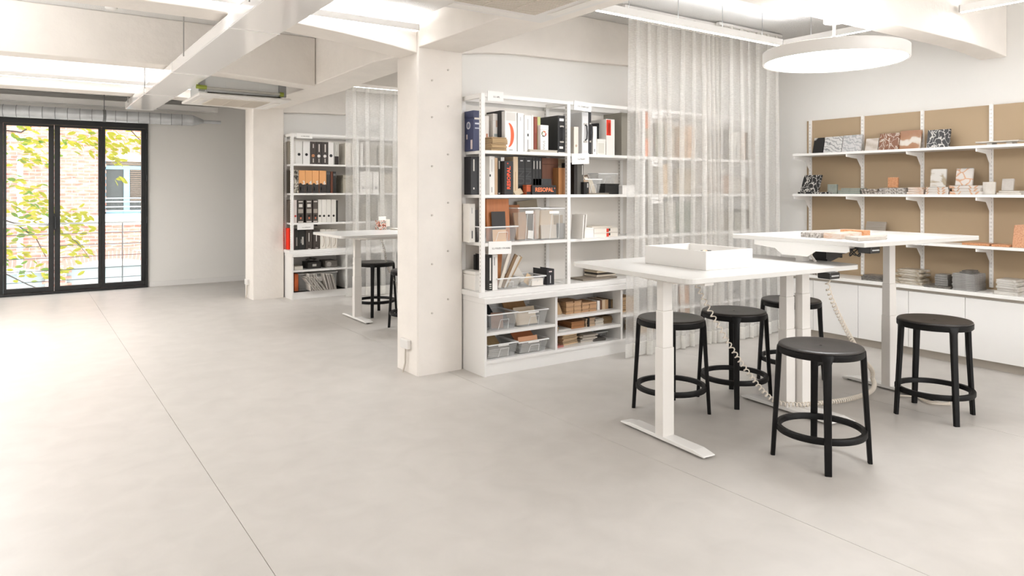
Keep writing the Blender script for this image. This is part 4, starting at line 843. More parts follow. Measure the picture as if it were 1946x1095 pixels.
# ================================================================== BOOKCASES
def bookcase(base_label, unit_label, x0, xs, yf, yb, signs, prefix, zs, bzs):
    """low base cabinet plus a slotted steel shelving unit on top of it"""
    x1 = xs[-1]+.03; yc = yf-.055
    b = thing('base_cabinet', base_label, 'cabinet', (x0, yc, 0))
    W = x1-x0; D = yb-yc
    obj('side_panel', BX(0, .022, 0, D, 0, .585), M_lac, b); obj('side_panel', BX(W-.022, W, 0, D, 0, .585), M_lac, b)
    obj('back_panel', BX(.022, W-.022, D-.012, D, .02, .585), M_wall, b)
    obj('plinth', BX(.022, W-.022, .012, .03, 0, .1), M_lac, b)
    obj('bottom_board', BX(.022, W-.022, .004, D-.012, .1, bzs['bottom']), M_lac, b)
    obj('worktop', BX(-.004, W, -.012, D, .585, .632), M_lac, b, bevel=.003)
    for xd in bzs['div']: obj('divider', BX(xd-x0-.012, xd-x0+.012, .004, D-.012, bzs['bottom'], .585), M_lac, b)
    for a, c, z in bzs['shelves']: obj('shelf', BX(a-x0, c-x0, .006, D-.012, z-.024, z), M_lac, b)
    u = thing('shelving_unit', unit_label, 'shelf', (x0, yf, .632))
    obj('foot_ledge', BX(-.02, W, 0, yb-yf, 0, .043), M_lac, u, bevel=.003)
    ps = [x0+.022]+list(xs)
    for i, x in enumerate(ps):
        for yy in (0, yb-yf-.035):
            mb = MB().box(x-x0-.018, x-x0+.018, yy, yy+.006, .043, 1.66).box(x-x0-.018, x-x0-.013, yy+.006, yy+.032, .043, 1.66).box(x-x0+.013, x-x0+.018, yy+.006, yy+.032, .043, 1.66)
            p = obj('post', mb, M_steel, u)
            sm = MB()
            for k in range(48): sm.box(x-x0-.0188, x-x0-.0178, yy+.012, yy+.02, .09+k*.032, .09+k*.032+.014)
            so = obj('post_slots', sm, pm('b5b0aa', .6), p); so['kind'] = 'stuff'
        obj('side_rail', BX(x-x0-.012, x-x0+.012, .03, yb-yf-.035, 1.625, 1.66), M_steel, u)
    for i in range(len(ps)-1):
        a, c = ps[i]-x0+.019, ps[i+1]-x0-.019
        obj('top_rail', BX(a, c, 0, .025, 1.63, 1.66), M_steel, u); obj('top_rail', BX(a, c, yb-yf-.03, yb-yf-.005, 1.63, 1.66), M_steel, u)
        for z in zs: obj('shelf', MB().box(a, c, 0, yb-yf-.01, z-.632-.026, z-.632).box(a-.012, a, .008, .03, z-.632-.055, z-.632-.02), M_steel, u, bevel=.002)
    obj('back_panel', BX(.03, W-.03, yb-yf-.004, yb-yf, .043, 1.6), pm('e6e1da', .6), u)
    for sx, sz, sw, sh, txt, tilt in signs:
        s = obj('sign_card', BX(-sw/2, sw/2, -.004, 0, -sh/2, sh/2), M_lbl, u, loc=(sx-x0, -.004, sz-.632), rot=(0, tilt, 0))
        if txt: text(txt, .02, M_ink, s, (.01, -.0046, -.005), squash=.92)
        else: obj('printed_line', BX(-.03, .035, -.0048, -.0038, -.006, .003), pm('8a857e', .6), s)
    return b, u
XS = (3.95+.022, 4.90, 5.80, 6.62)
bookcase('long low white base cabinet under the near bookcase', 'white slotted steel bookcase standing behind the near column and curtain', 3.052, XS, 4.825, 5.165,
         [(3.19, 2.273, .155, .082, '5.1. HPL', 0), (4.125, 2.255, .2, .082, '5.3. COMPOSIET', .05), (4.10, 1.785, .2, .095, '5.4. PLAAT', -.05), (3.235, 1.03, .225, .105, '5.2. FOLIES / STICKERS', .02), (5.08, 2.235, .15, .07, '', 0), (5.07, 1.77, .15, .07, '', 0), (5.07, 1.41, .15, .07, '', 0), (5.98, 2.23, .14, .07, '', 0), (5.98, 1.4, .14, .07, '', 0)],
         'near', (1.07, 1.466, 1.83), dict(bottom=.125, div=(3.79, 4.56, 5.3, 6.0), shelves=[(3.074, 3.778, .35), (3.802, 4.548, .40), (3.802, 4.548, .265), (4.572, 5.288, .35), (5.312, 5.988, .35), (6.012, 6.63, .35)]))
bookcase('low white base cabinet under the far bookcase', 'white slotted steel bookcase beside the far column', 3.045, (4.02, 5.0, 5.9, 6.6), 9.71, 10.045,
         [(3.235, 2.262, .22, .072, '1.5. MELAMINE', 0), (3.25, .992, .23, .07, '1.6. LAMINAAT', 0)],
         'far', (1.05, 1.465, 1.872), dict(bottom=.1, div=(3.83, 4.6, 5.4), shelves=[(3.067, 3.818, .40), (3.842, 4.588, .4), (4.612, 5.388, .4), (5.412, 6.6, .4)]))
# upright goods
DEC = {}
def upright(x, w_, y, d, z, h, name, cat, label, kind, col, deco, group):
    t = None; mat = pm(col, .45)
    if kind in ('wood', 'woodbox'): mat = wood(col)
    if kind == 'collage': mat = M_collage
    c = .003
    if kind in ('binder', 'collage'):
        mb = MB().box(0, w_, 0, c, 0, h).box(0, c, c, d, 0, h).box(w_-c, w_, c, d, 0, h)
        t = obj(name, mb, mat, loc=(x, y, z)); obj('pages', BX(c+.0005, w_-c-.0005, .02, d-.01, .003, h-.02), pm('e9e5de', .8), t)
    elif kind == 'book':
        mb = MB().box(0, w_, 0, .002, 0, h).box(0, .002, .002, d, 0, h).box(w_-.002, w_, .002, d, 0, h)
        t = obj(name, mb, mat, loc=(x, y, z)); obj('pages', BX(.0025, w_-.0025, .003, d-.004, .003, h-.004), pm('e9e5de', .8), t)
    elif kind == 'flat':
        t = obj(name, MB().box(0, w_, 0, d, 0, .003).box(0, w_, 0, d, h-.003, h).box(0, .003, 0, d, .003, h-.003), mat, loc=(x, y, z)); obj('pages', BX(.003, w_-.003, .003, d-.003, .003, h-.003), pm('e4ddd2', .8), t)
    elif kind in ('box', 'woodbox', 'softbox'):
        t = obj(name, BX(0, w_, 0, d, 0, h*.82), mat, loc=(x, y, z), bevel=.006 if kind == 'softbox' else .0015); obj('lid', BX(-.001, w_+.001, -.001, d+.001, h*.82+.001, h), mat, t, bevel=.006 if kind == 'softbox' else .0015)
    elif kind == 'case':
        t = obj(name, BX(0, w_, 0, d, 0, h), mat, loc=(x, y, z), bevel=.006)
        hm = pm('37373a', .4)
        obj('handle', MB().tube([(w_*.5, -.002, h*.33), (w_*.5, -.022, h*.36), (w_*.5, -.027, h*.5), (w_*.5, -.022, h*.66), (w_*.5, -.002, h*.69)], .007, 8), hm, t, smooth=True)
        obj('clasp', MB().box(w_*.25, w_*.75, -.006, 0, h*.69, h*.73).box(w_*.25, w_*.75, -.006, 0, h*.28, h*.32), pm('c9c5be', .35, metal=.5), t)
    else:
        t = obj(name, BX(0, w_, 0, d, 0, h), mat, loc=(x, y, z), bevel=.001)
    tag(t, label, cat, group)
    f = -.0008
    pat = {}
    for e in deco:
        k = e[0]
        if k == 'p': pat.setdefault(e[5], []).append(e)
        elif k == 'h': obj('finger_hole', MB().tube([(w_*e[1], .0005, h*e[2]), (w_*e[1], -.0015, h*e[2])], e[3], 16), pm(e[4], .5), t)
        elif k == 't':
            n = len(e[1])
            if e[6] == 90:
                sz = h*e[4]/(n*.70)
                if n == 7: text('\u00ae', sz*.4, pm(e[5], .5), t, (w_*e[2]-sz*.22, -.001, h*(e[3]+e[4]*.5)+sz*.08), (R_(90), R_(-90), 0))
                text(e[1], sz, pm(e[5], .5), t, (w_*e[2], -.001, h*e[3]), (R_(90), R_(-90), 0), bold=sz*.025)
            else:
                sz = w_*.9/(n*.68) if n > 1 else h*e[4]*1.4
                text(e[1], sz, pm(e[5], .5), t, (w_*e[2], -.001, h*e[3]), bold=sz*.025)
                if n == 7: text('\u00ae', sz*.4, pm(e[5], .5), t, (w_*.93, -.001, h*e[3]+sz*.25))
        elif k == 'arc':
            mb = MB(); A = [(.25+.52*math.sin(a*math.pi/16), .41+.31*math.cos(a*math.pi/16)) for a in range(1, 16)]; B = [(.25+.24*math.sin(a*math.pi/16), .41+.29*math.cos(a*math.pi/16)) for a in range(15, 0, -1)]
            obj('printed_arc', mb.prism([(u*w_, v*h) for u, v in A+B], 'y', -.0012, 0), pm('f0643a', .5), t)
        elif k == 'garc':
            obj('printed_arc', MB().tube([(w_*(.25+.5*math.cos(a)), 0, h*(.4+.3*math.sin(a))) for a in [(-1.3+i*.2) for i in range(14)]], .0035, 5), pm('a08f7c', .6), t)
        elif k == 'ring':
            for i, cc in enumerate(('d8472e', 'e07b4a', '8a9a6a', '5f5a52')):
                obj('printed_ring', MB().tube([(w_*.42+.021*math.cos(a), -.0005, h*.68+.021*math.sin(a)) for a in [i*1.57-.9+j*.26 for j in range(6)]], .0055, 6), pm(cc, .5), t)
            text('VIVUS', .03, pm('8d8780', .6), t, (w_*.45, -.001, h*.27), (R_(90), R_(-90), 0))
        elif k == 'eye':
            ey = MB().tube([(-.0012, d*.55, h*.64), (.0, d*.55, h*.64)], .032, 20)
            obj('emblem', ey, pm('c9c7cc', .5), t); obj('emblem', MB().tube([(-.002, d*.55, h*.64), (.0, d*.55, h*.64)], .02, 20), pm('6d7086', .5), t)
            obj('emblem', MB().box(-.001, 0, d*.1, d*.3, h*.05, h*.28).box(-.001, 0, d*.65, d*.8, h*.3, h*.42), pm('d8c9c4', .5), t)
    for c_, L_ in pat.items():
        mb = MB()
        for e in L_: mb.box(w_*e[1], w_*e[3], f, .0002, h*e[2], h*e[4])
        obj('spine_label', mb, pm(c_, .5), t)
    return t
cnt = {}
for r in UP:
    r = list(r)
    if r[12]:
        k = r[8]; cnt[k] = cnt.get(k, 0)+1
        r[8] = k+', '+('first', 'second', 'third', 'fourth')[cnt[k]-1]+' of its row'
    upright(*r)
# clear tubs
def tub(x, w_, y, d, z, h, label, tall, ntag):
    t = thing('storage_tub', label, 'tub', (x, y, z)); ti = .1*min(w_, .25)*(.9 if not tall else .5); q = .003
    bm = bmesh.new()
    def ring(i, zz): return [bm.verts.new(p) for p in ((i, i, zz), (w_-i, i, zz), (w_-i, d-i, zz), (i, d-i, zz))]
    a = ring(ti, 0); b = ring(0, h); b2 = ring(q, h); a2 = ring(ti+q, q)
    for A, B in ((a, b), (b, b2), (b2, a2)):
        for k in range(4): bm.faces.new((A[k], A[(k+1) % 4], B[(k+1) % 4], B[k]))
    bm.faces.new(a[::-1]); bm.faces.new(a2)
    bmesh.ops.recalc_face_normals(bm, faces=bm.faces)
    me = bpy.data.meshes.new('tub_wall'); bm.to_mesh(me); bm.free()
    obj('tub_wall', me, M_tub, t)
    r = .0035
    obj('rim', MB().box(-.006, w_+.006, -.006, .003, h-.01, h).box(-.006, w_+.006, d-.003, d+.006, h-.01, h).box(-.006, .003, .003, d-.003, h-.01, h).box(w_-.003, w_+.006, .003, d-.003, h-.01, h), M_tubline, t, bevel=.002)
    yf = lambda zz: ti*(1-zz/h)-.002
    z0, z1 = .006, h*(.62 if not tall else .8)
    obj('handle_frame', MB().tube([(w_*.36, yf(z0), z0), (w_*.42, yf(z1), z1), (w_*.70, yf(z1), z1), (w_*.70, yf(z0), z0)], .0022, 5), M_tubline, t)
    if ntag: obj('name_tag', BX(w_*.32, w_*.68, yf(h*.86)-.003, yf(h*.86)-.001, h*.82, h*.9) if ntag != 3 else BX(w_*.42, w_*.6, yf(h*.6)-.012, yf(h*.6)-.01, h*.5, h*.78), M_lbl, t)
    return t
for r in TUBS: tub(*r)
def panel(label, loc, w_, h, t_, col, rot=(0, 0, 0), group='', name='sample_board', cat='panel', mat=None):
    o = obj(name, BX(-w_/2, w_/2, -t_, 0, 0, h), mat or pm(col, .55), loc=loc, rot=rot, bevel=.001)
    return tag(o, label, cat, group)
W_ = wood
ORD = ('lowest', 'second', 'third', 'fourth', 'fifth', 'sixth', 'seventh', 'eighth', 'ninth', 'tenth', 'eleventh')
# third shelf tub contents
panel('tall orange brown wood board standing in the shallow clear tub', (3.302, 4.96, 1.075), .22, .355, .028, '', (R_(-4), 0, R_(-3)), mat=W_('b8713f'))
panel('dark square sample leaning on the tall orange brown wood board', (3.285, 4.905, 1.075), .135, .25, .004, '2d2927', (R_(-5), 0, R_(-3)))
panel('small pale wood sample in front of the dark square sample', (3.275, 4.888, 1.075), .135, .1, .006, 'd9b48f', (R_(-4), 0, 0))
panel('slanted dark sheet behind the first post on the third shelf', (3.17, 5.03, 1.075), .09, .26, .01, '3a302a', (R_(-3), R_(16), 0))
panel('brown wood sample inside the tall clear tub', (3.555, 4.955, 1.078), .13, .235, .012, '', (R_(-8), R_(-3), 0), mat=W_('b08a66'))
panel('white tag card in the tall clear tub', (3.615, 4.915, 1.085), .06, .07, .002, 'efece6', (R_(-4), R_(8), 0))
panel('small reddish board standing behind the tall clear tub', (3.53, 5.08, 1.075), .16, .3, .012, '', (0, 0, 0), mat=W_('b4764a'))
panel('grey green board lying behind the tubs on the third shelf', (3.75, 5.1, 1.075), .22, .34, .02, '9d917c', (R_(-4), R_(-6), 0))
panel('grey board with a clipped corner behind the clear tubs', (3.68, 5.125, 1.075), .2, .32, .012, 'a89a84', (R_(-3), R_(10), 0))
panel('beige board filling the second tall tub', (3.80, 4.96, 1.078), .2, .25, .02, 'd6c2a8', (R_(-5), 0, 0))
panel('short grey beige board at the front of the second tall tub', (3.82, 4.925, 1.078), .17, .12, .012, 'c9bdae', (R_(-5), 0, 0))
panel('reddish strip standing in the corner of the second tall tub', (3.705, 4.95, 1.078), .05, .24, .01, 'b5805f', (R_(-5), 0, 0))
# swatches in the small tub + clear tub contents
for i, (x, c) in enumerate(((4.215, 'd9c8ae'), (4.24, 'b98e5f'), (4.262, 'e6dfd2'), (4.285, 'c7a27a'), (4.31, 'ded6c8'), (4.335, '6f5a48'), (4.36, 'cfc0a8'))):
    panel('%s swatch card sticking out of the swatch tub' % ('cream', 'honey', 'ivory', 'caramel', 'bone', 'umber', 'sand')[i], (x, 4.93+.012*(i % 3), 1.472), .05, .14+.02*(i % 3), .006, c, (R_(-14), R_(6-3*i), 0), name='swatch_card', cat='swatch')
panel('grey brown slab lying on the second shelf before the swatch tub', (4.33, 4.885, 1.467), .24, .012, .06, '7d7468', name='sample_board')
panel('cream folded swatch lying before the matt black binders', (3.49, 4.90, 1.467), .085, .055, .004, 'd9c8ac', (R_(-35), R_(-14), 0))
panel('first thin white frame leaning at the second post on the third shelf', (4.085, 4.93, 1.075), .012, .21, .16, 'ece8e2', (0, R_(4), 0))
panel('second thin white frame leaning at the second post on the third shelf', (4.108, 4.93, 1.075), .012, .215, .16, 'f0ece6', (0, R_(6), 0))
panel('grey slab behind the thin white frames on the third shelf', (4.02, 5.0, 1.075), .1, .13, .04, '8d8a86', (0, 0, 0))
panel('tan slab behind the thin white frames on the third shelf', (4.04, 5.1, 1.075), .14, .2, .02, 'b59d7c', (0, 0, 0))
# worktop tub contents
panel('sunset coloured print standing behind the clear worktop tub', (3.30, 5.02, .68), .13, .31, .004, 'c98a5a', (R_(-4), R_(8), 0), mat=ramp_mat('sunset_print', [(0, '4a3226'), (.35, 'c07848'), (.6, 'd39a68'), (1, '8d7560')], 'noise', 3, 0, 2, (0.1, .1, 2)))
for i, (x, a, c, hh) in enumerate(((3.35, 22, 'e6ddd0', .34), (3.39, 30, '8a6f52', .31), (3.41, 30, 'e3ddd4', .29), (3.43, 33, 'dcd5ca', .3), (3.45, 35, 'b69a78', .3))):
    panel(('tall white slat tilted in the worktop tub', 'dark wood slat tilted behind the white slats', 'second white slat tilted in the worktop tub', 'pale grey slat tilted with a dark end', 'tan slat tilted at the end of the worktop tub')[i], (x-.055, 4.93+.012*i, .682), .03, hh, .012, c, (R_(-3), R_(a), 0), name='sample_strip', cat='strip')
panel('folded tan card inside the second worktop tub', (3.60, 4.93, .68), .12, .09, .003, 'd8bd98', (R_(-10), R_(35), 0))
panel('white carton inside the second worktop tub', (3.66, 4.92, .68), .12, .06, .05, 'ece6de', name='carton', cat='box')
panel('thin white sheet leaning over the second worktop tub', (3.56, 5.03, .68), .2, .17, .003, 'e9e3da', (R_(-30), R_(-22), 0))
tag(obj('paper_sheet', BX(3.86, 4.0, 4.95, 5.1, .676, .682), M_lbl), 'white sheet lying on the worktop by the second post', 'paper')
tag(obj('sample_board', BX(4.2, 4.62, 4.90, 5.1, .676, .69), pm('857a6d', .6)), 'dark grey brown board lying on the worktop behind the desk', 'panel')
for i in range(6):
    tag(obj('catalogue', BX(4.42+.01*(i % 2), 4.66+.01*(i % 3), 4.96, 5.14, .692+i*.018, .692+i*.018+.016), pm(('d8cdbd', '3a332c', 'c9b9a0', 'e3dccf', '2b2622', '1f1c1a')[i], .6)), '%s catalogue in the pile lying on the grey brown board' % ('lowest', 'second lowest', 'third lowest', 'fourth lowest', 'fifth lowest', 'topmost')[i], 'book')
# base tub contents
panel('black panel leaning in the upper base tub', (3.21, 4.93, .357), .2, .245, .006, '26272a', (R_(-50), 0, 0))
panel('brown card behind the front of the upper base tub', (3.24, 4.87, .357), .12, .13, .004, '8a6a58', (R_(-10), R_(4), 0))
for i in range(5): panel(ORD[i]+' beige board layered in the upper base tub beside the divider', (3.545+.004*i, 4.87+.012*i, .357), .22, .03+.028*i, .008, 'd6c6b0', (R_(-12), 0, 0), group='beige boards in the upper base tub')
panel('tan ribbed board leaning high in the upper base tub', (3.55, 4.97, .357), .23, .25, .012, '', (R_(-38), 0, 0), mat=W_('b28a60'))
for i in range(5): panel(ORD[i]+' flat grey sheet in the lower base tub beside the end panel', (3.22+.004*i, 5.0, .13+i*.014), .2, .012, .17, 'a9a59f', group='grey sheets in the lower base tub')
panel('olive tan ribbed board leaning in the lower base tub', (3.20, 4.93, .21), .2, .2, .01, '', (R_(-55), 0, 0), mat=W_('a68d68'))
for i in range(6): panel(ORD[i]+' flat grey sheet under the terracotta panel', (3.55+.004*i, 5.0, .13+i*.014), .21, .012, .17, '9f9b96', group='grey sheets under the terracotta panel')
panel('terracotta panel leaning in the lower base tub', (3.55, 4.90, .215), .21, .24, .008, 'b8724a', (R_(-52), 0, 0))
panel('folded tan sheet at the front of the terracotta tub', (3.53, 4.835, .225), .2, .04, .003, 'd19c78', (R_(-12), 0, 0))
# stacks of cards
ORD = ('lowest', 'second', 'third', 'fourth', 'fifth', 'sixth', 'seventh', 'eighth', 'ninth', 'tenth', 'eleventh')
def cards(n, x, w_, y, d, z, th, col, label, group, name='sample_card', j=.006, rot=0):
    me = BX(-w_/2, w_/2, 0, d, 0, th*.88).mesh(name); me.materials.append(pm(col, .7)); me2 = me.copy(); me2.materials[0] = pm(tuple(c*.78 for c in lin(col)), .7); rn = random.Random(int(x*1000))
    for i in range(n):
        o = bpy.data.objects.new(name, (me, me2)[i*7 % 3 == 1]); COL.objects.link(o); o.location = (x+rn.uniform(-j, j), y+rn.uniform(-j, j), z+i*th); o.rotation_euler = (0, 0, rot+rn.uniform(-.02, .02))
        tag(o, ('lowest, ' if i == 0 else 'topmost, ' if i == n-1 else ORD[i]+' from below, ')+label, 'card', group)
cards(8, 3.262, .15, 4.87, .13, 1.83, .0145, 'b99c74', 'tan sample card in the stack before the tall black binder', 'tan cards on the top shelf')
cards(6, 3.71, .30, 4.85, .14, 1.83, .004, 'd8d0c4', 'thin flat sheet under the black carrying case edge', 'flat sheets on the top shelf', j=.01)
for i, (x, n, c) in enumerate(((4.012, 8, 'c9a27c'), (4.103, 8, 'cda680'), (4.195, 6, 'c8a07a'), (4.285, 6, 'c49c76'))):
    cards(n, x, .084, 4.86, .2, .40, .014, c, ('tan card in the first stack of the upper base row', 'tan card in the second stack of the upper base row', 'tan card in the third stack of the upper base row', 'tan card in the fourth stack of the upper base row')[i], 'tan card stack %s' % 'abcd'[i], j=.003)
for i in range(4):
    panel(('first', 'second', 'third', 'fourth')[i]+' small tan swatch tilted at the start of the upper base row', (3.872+.022*i, 4.9, .40), .04, .085+.008*i, .006, 'bfa17c', (R_(-4), R_(-22), 0), 'tilted swatches in the base', 'swatch_card', 'swatch')
cards(5, 4.10, .15, 4.86, .2, .265, .0125, 'b17c50', 'orange brown card in the middle base row', 'orange brown cards in the middle base row')
cards(6, 4.25, .11, 4.86, .2, .265, .0125, 'cbb093', 'tan card bundled with a black band in the middle base row', 'banded cards in the middle base row')
tag(obj('rubber_band', BX(4.215, 4.235, 4.85, 5.07, .266, .345), pm('1d1b1a', .6)), 'black band round the tan card bundle', 'band')
cards(5, 4.362, .1, 4.86, .2, .265, .012, 'ddd5c9', 'whitish card in the middle base row', 'whitish cards in the middle base row')
cards(5, 4.475, .12, 4.88, .2, .265, .0135, '8d7250', 'brown card at the end of the middle base row', 'brown cards in the middle base row')
cards(2, 3.83, .07, 4.84, .16, .265, .02, 'b99a72', 'tan block beside the divider in the middle base row', 'tan blocks in the middle base row')
cards(2, 3.95, .14, 4.85, .2, .265, .004, 'f0ece6', 'flat white sheet in the middle base row', 'white sheets in the middle base row')
cards(9, 4.03, .19, 4.88, .18, .125, .0145, 'd9bd98', 'cream card in the fanned stack on the base bottom', 'cream cards on the base bottom', j=.012, rot=.15)
cards(5, 4.23, .16, 4.86, .2, .125, .014, 'cfc6ba', 'grey white booklet beside the cream card stack', 'grey white booklets on the base bottom', 'booklet', j=.02, rot=-.12)
cards(2, 4.345, .13, 4.84, .18, .125, .01, '5a5550', 'dark booklet at the front edge of the base bottom', 'dark booklets on the base bottom', 'booklet', j=.01, rot=-.2)
cards(2, 3.86, .11, 4.83, .17, .125, .008, 'c9837a', 'reddish booklet beside the divider on the base bottom', 'reddish booklets on the base bottom', 'booklet', rot=.1)
# behind-curtain base stacks
cards(10, 4.72, .2, 4.88, .2, .35, .014, 'c2a27c', 'tan card stack behind the curtain in the base', 'tan cards behind the curtain')
cards(7, 5.0, .2, 4.88, .2, .125, .014, 'c9ab86', 'low tan card stack behind the curtain in the base', 'low tan cards behind the curtain')
panel('orange tan board standing behind the curtain low in the base', (5.55, 4.9, .126), .14, .4, .02, 'd39a66', (R_(-3), 0, 0))
# far base contents
for i in range(26):
    a = 12-i*2.0 if i < 8 else -30
    panel('grey white sheet slanted in the big far tub', (3.29+.018*i-(.08 if i > 7 else 0), 9.8+.006*(i % 4), .108), .006, .24-.002*i+(.03 if i > 8 else 0), .2, ('cfc9c1', 'b9b3ab', 'd8d2ca', '9d958d')[i % 4], (0, R_(-6 if i < 7 else -38 if i < 18 else -14), 0), 'slanted sheets in the big far tub', 'paper_sheet', 'sheet')
ch = thing('cable_heap', 'black heap of cables on top of the dark far binders', 'cable', (3.39, 9.78, .985))
obj('cable', MB().tube([(.05*math.cos(a*1.1)+.01*math.sin(a*3), .05*math.sin(a*1.3), .02+.012*math.sin(a*2.1)+.006*a/3) for a in [i*.3 for i in range(60)]], .007, 6), pm('1c1a19', .5), ch)
obj('plug', BX(.0, .05, -.02, .02, .055, .08), pm('24211f', .5), ch)
ch = thing('cable_heap', 'tangle of dark cables on the black box in the far base', 'cable', (3.37, 9.83, .51))
obj('cable', MB().tube([(.06*math.cos(a*1.1)+.02*math.sin(a*3), .05*math.sin(a*1.3), .01+.01*math.sin(a*2.1)+.003*a/3) for a in [i*.3 for i in range(60)]], .006, 6), pm('4a4540', .5), ch)
# ================================================================== STONE WALL
sw = thing('bracket_shelving', 'beige backed wall shelving with white brackets holding stone samples', 'shelf', (6.95, 2.5, 0))
obj('back_panel', BX(-.03, -.001, -2.4, 1.9, .642, 2.245), M_beige, sw)
for i in range(7):
    y = 4.354-.57*i-2.5
    p = obj('slotted_upright', BX(-.048, -.03, y-.014, y+.014, .66, 2.25), M_steel, sw)
    sm = MB()
    for k in range(44):
        for s in (-.006, .003): sm.box(-.0488, -.0478, y+s, y+s+.003, .69+k*.035, .69+k*.035+.016)
    so = obj('upright_slots', sm, pm('b5b0aa', .6), p); so['kind'] = 'stuff'
    for z in (1.882, 1.467, 1.034):
        obj('bracket', MB().prism([(-.34, z-.026), (-.34, z-.05), (-.14, z-.065), (-.05, z-.17), (-.05, z-.026)], 'y', y-.004, y+.004), M_steel, sw)
for z in (1.882, 1.467, 1.034):
    obj('shelf_board', BX(-.335, -.05, -2.4, 1.872, z-.024, z), M_lac, sw, bevel=.002)
lc = thing('low_cabinet', 'long low white cabinet with flush doors under the stone shelves', 'cabinet', (6.95, 2.5, 0))
obj('carcass', BX(-.305, -.001, -2.5, 1.95, .075, .588), M_lac, lc)
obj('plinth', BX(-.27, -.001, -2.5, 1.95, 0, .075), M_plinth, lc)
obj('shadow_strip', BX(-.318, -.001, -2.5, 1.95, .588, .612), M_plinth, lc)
obj('countertop', BX(-.35, -.001, -2.5, 1.95, .612, .642), M_lac, lc, bevel=.002)
y = 3.674+.47+.3-2.5
for i in range(9):
    y1 = 3.674-2.5+.47*1-.47*i
    obj('door', BX(-.325, -.306, y1-.468, y1-.002, .078, .585), M_lac, lc, bevel=.0015)
obj('end_panel', BX(-.325, -.306, 1.646, 1.95, .078, .585), M_lac, lc)
SB = random.Random(11)
for x, y, w_, z, h, lean, t_, pat, label in ST:
    rough = 'broken' in label
    if rough: mb = MB().prism([(0, 0), (w_, 0), (w_, h*.95), (w_*.55, h), (w_*.35, h*.93), (w_*.25, h*.6), (w_*.05, h*.45)], 'x', 0, t_)
    else: mb = BX(0, t_, 0, w_, 0, h)
    tag(obj('stone_tile', mb, PAT[pat], loc=(x, y, z+.001), rot=(0, R_(lean), 0), bevel=.0015), label, 'stone tile')
for y, w_, x, d, z, ts, pat, label, jit in SK:
    zz = z+.0005
    for i, t_ in enumerate(ts):
        j = lambda: SB.uniform(-jit, jit)
        sh = SB.uniform(0, jit*2.2) if i else 0
        o = obj('stone_slab', BX(0, d-sh, 0, w_-sh*1.3, 0, t_*.94), PAT[pat], loc=(x+abs(j())+sh*.3, y+j()*.6+sh*.6, zz), rot=(0, 0, j()*1.5), bevel=.0015)
        if 'slate' in pat or 'rough' in pat: o.data.transform(Matrix.Translation((0, 0, 0)))
        lb = label
        if len(ts) > 1 and len(ts) < 4 : lb = label.replace('slab in', ('lowest', 'middle', 'topmost')[i]+' slab in') if 'slab in' in label else ('bottom ', 'middle ', 'top ')[min(i, 2)]+label
        if len(ts) >= 4: lb = ('lowest, ' if i == 0 else 'topmost, ' if i == len(ts)-1 else ('', 'second', 'third', 'fourth', 'fifth', 'sixth', 'seventh', 'eighth', 'ninth')[i]+' from below, ')+lb
        tag(o, lb, 'stone slab', ('stack of '+pat.replace('_', ' ')+' stone pieces') if len(ts) >= 4 else ''); zz += t_
# ================================================================== DESKS
def rounded(x0, x1, y0, y1, r, n=6):
    P = []
    for cx, cy, a0 in ((x1-r, y1-r, 0), (x0+r, y1-r, 90), (x0+r, y0+r, 180), (x1-r, y0+r, 270)):
        for k in range(n+1): a = R_(a0+90*k/n); P.append((cx+r*math.cos(a), cy+r*math.sin(a)))
    return P
def desk(label, loc, rz, W, D, z, legs, r, steps):
    """loc = near left corner on the floor; legs = x, y of each column in local coordinates"""
    t = thing('standing_desk', label, 'desk', loc, rz)
    obj('tabletop', MB().prism(rounded(0, W, 0, D, r), 'z', z-.03, z), M_table, t, bevel=.003)
    for x, y in legs:
        g = obj('leg', MB().box(x-.045, x+.045, y-.035, y+.035, .03, steps[0]), M_leg, t, bevel=.004)
        obj('leg_stage', BX(x-.041, x+.041, y-.031, y+.031, steps[0], steps[1]), M_leg, g, bevel=.003)
        obj('leg_stage', BX(x-.037, x+.037, y-.027, y+.027, steps[1], z-.06), M_leg, g, bevel=.003)
        obj('foot', MB().prism([(y-.36, .012), (y-.36, .02), (y-.28, .035), (y+.28, .035), (y+.36, .02), (y+.36, .012)], 'x', x-.045, x+.045), M_lac, t, bevel=.003)
        obj('glide', MB().tube([(x, y-.32, 0), (x, y-.32, .014)], .02, 12).tube([(x, y+.32, 0), (x, y+.32, .014)], .02, 12), pm('1e1d1c', .6), t)
        obj('support_arm', MB().prism([(y-.36, z-.031), (y-.36, z-.05), (y-.1, z-.065), (y+.1, z-.065), (y+.36, z-.05), (y+.36, z-.031)], 'x', x-.035, x+.035), M_leg, t)
    x0, x1 = legs[0][0], legs[-1][0]; y = legs[0][1]
    obj('crossbar', MB().box(x0, x1, y-.09, y-.06, z-.075, z-.035).box(x0, x1, y+.06, y+.09, z-.075, z-.035), M_leg, t)
    return t
RZ = R_(-4.3)
d1_ = desk('nearer white standing desk with a tray on it', (2.955, 2.575, 0), RZ, 1.54, 1.11, 1.02, [(.195, .40), (1.305, .40)], .07, (.56, .78))
d2_ = desk('taller white standing desk beside the stone shelves', (4.24, 2.31, 0), RZ, 1.345, 1.045, 1.18, [(.105, .52), (1.11, .52)], .012, (.56, .8))
obj('end_plate', MB().prism([(.12, 1.15), (.12, 1.115), (.14, 1.105), (.36, 1.1), (.42, 1.06), (.62, 1.06), (.68, 1.1), (.86, 1.115), (.86, 1.15)], 'x', .022, .03), M_lac, d2_)
desk('far white standing desk half hidden behind the near column', (2.88, 7.42, 0), R_(-.5), 1.5, .97, 1.0, [(.33, .36), (1.25, .36)], .05, (.5, .72))
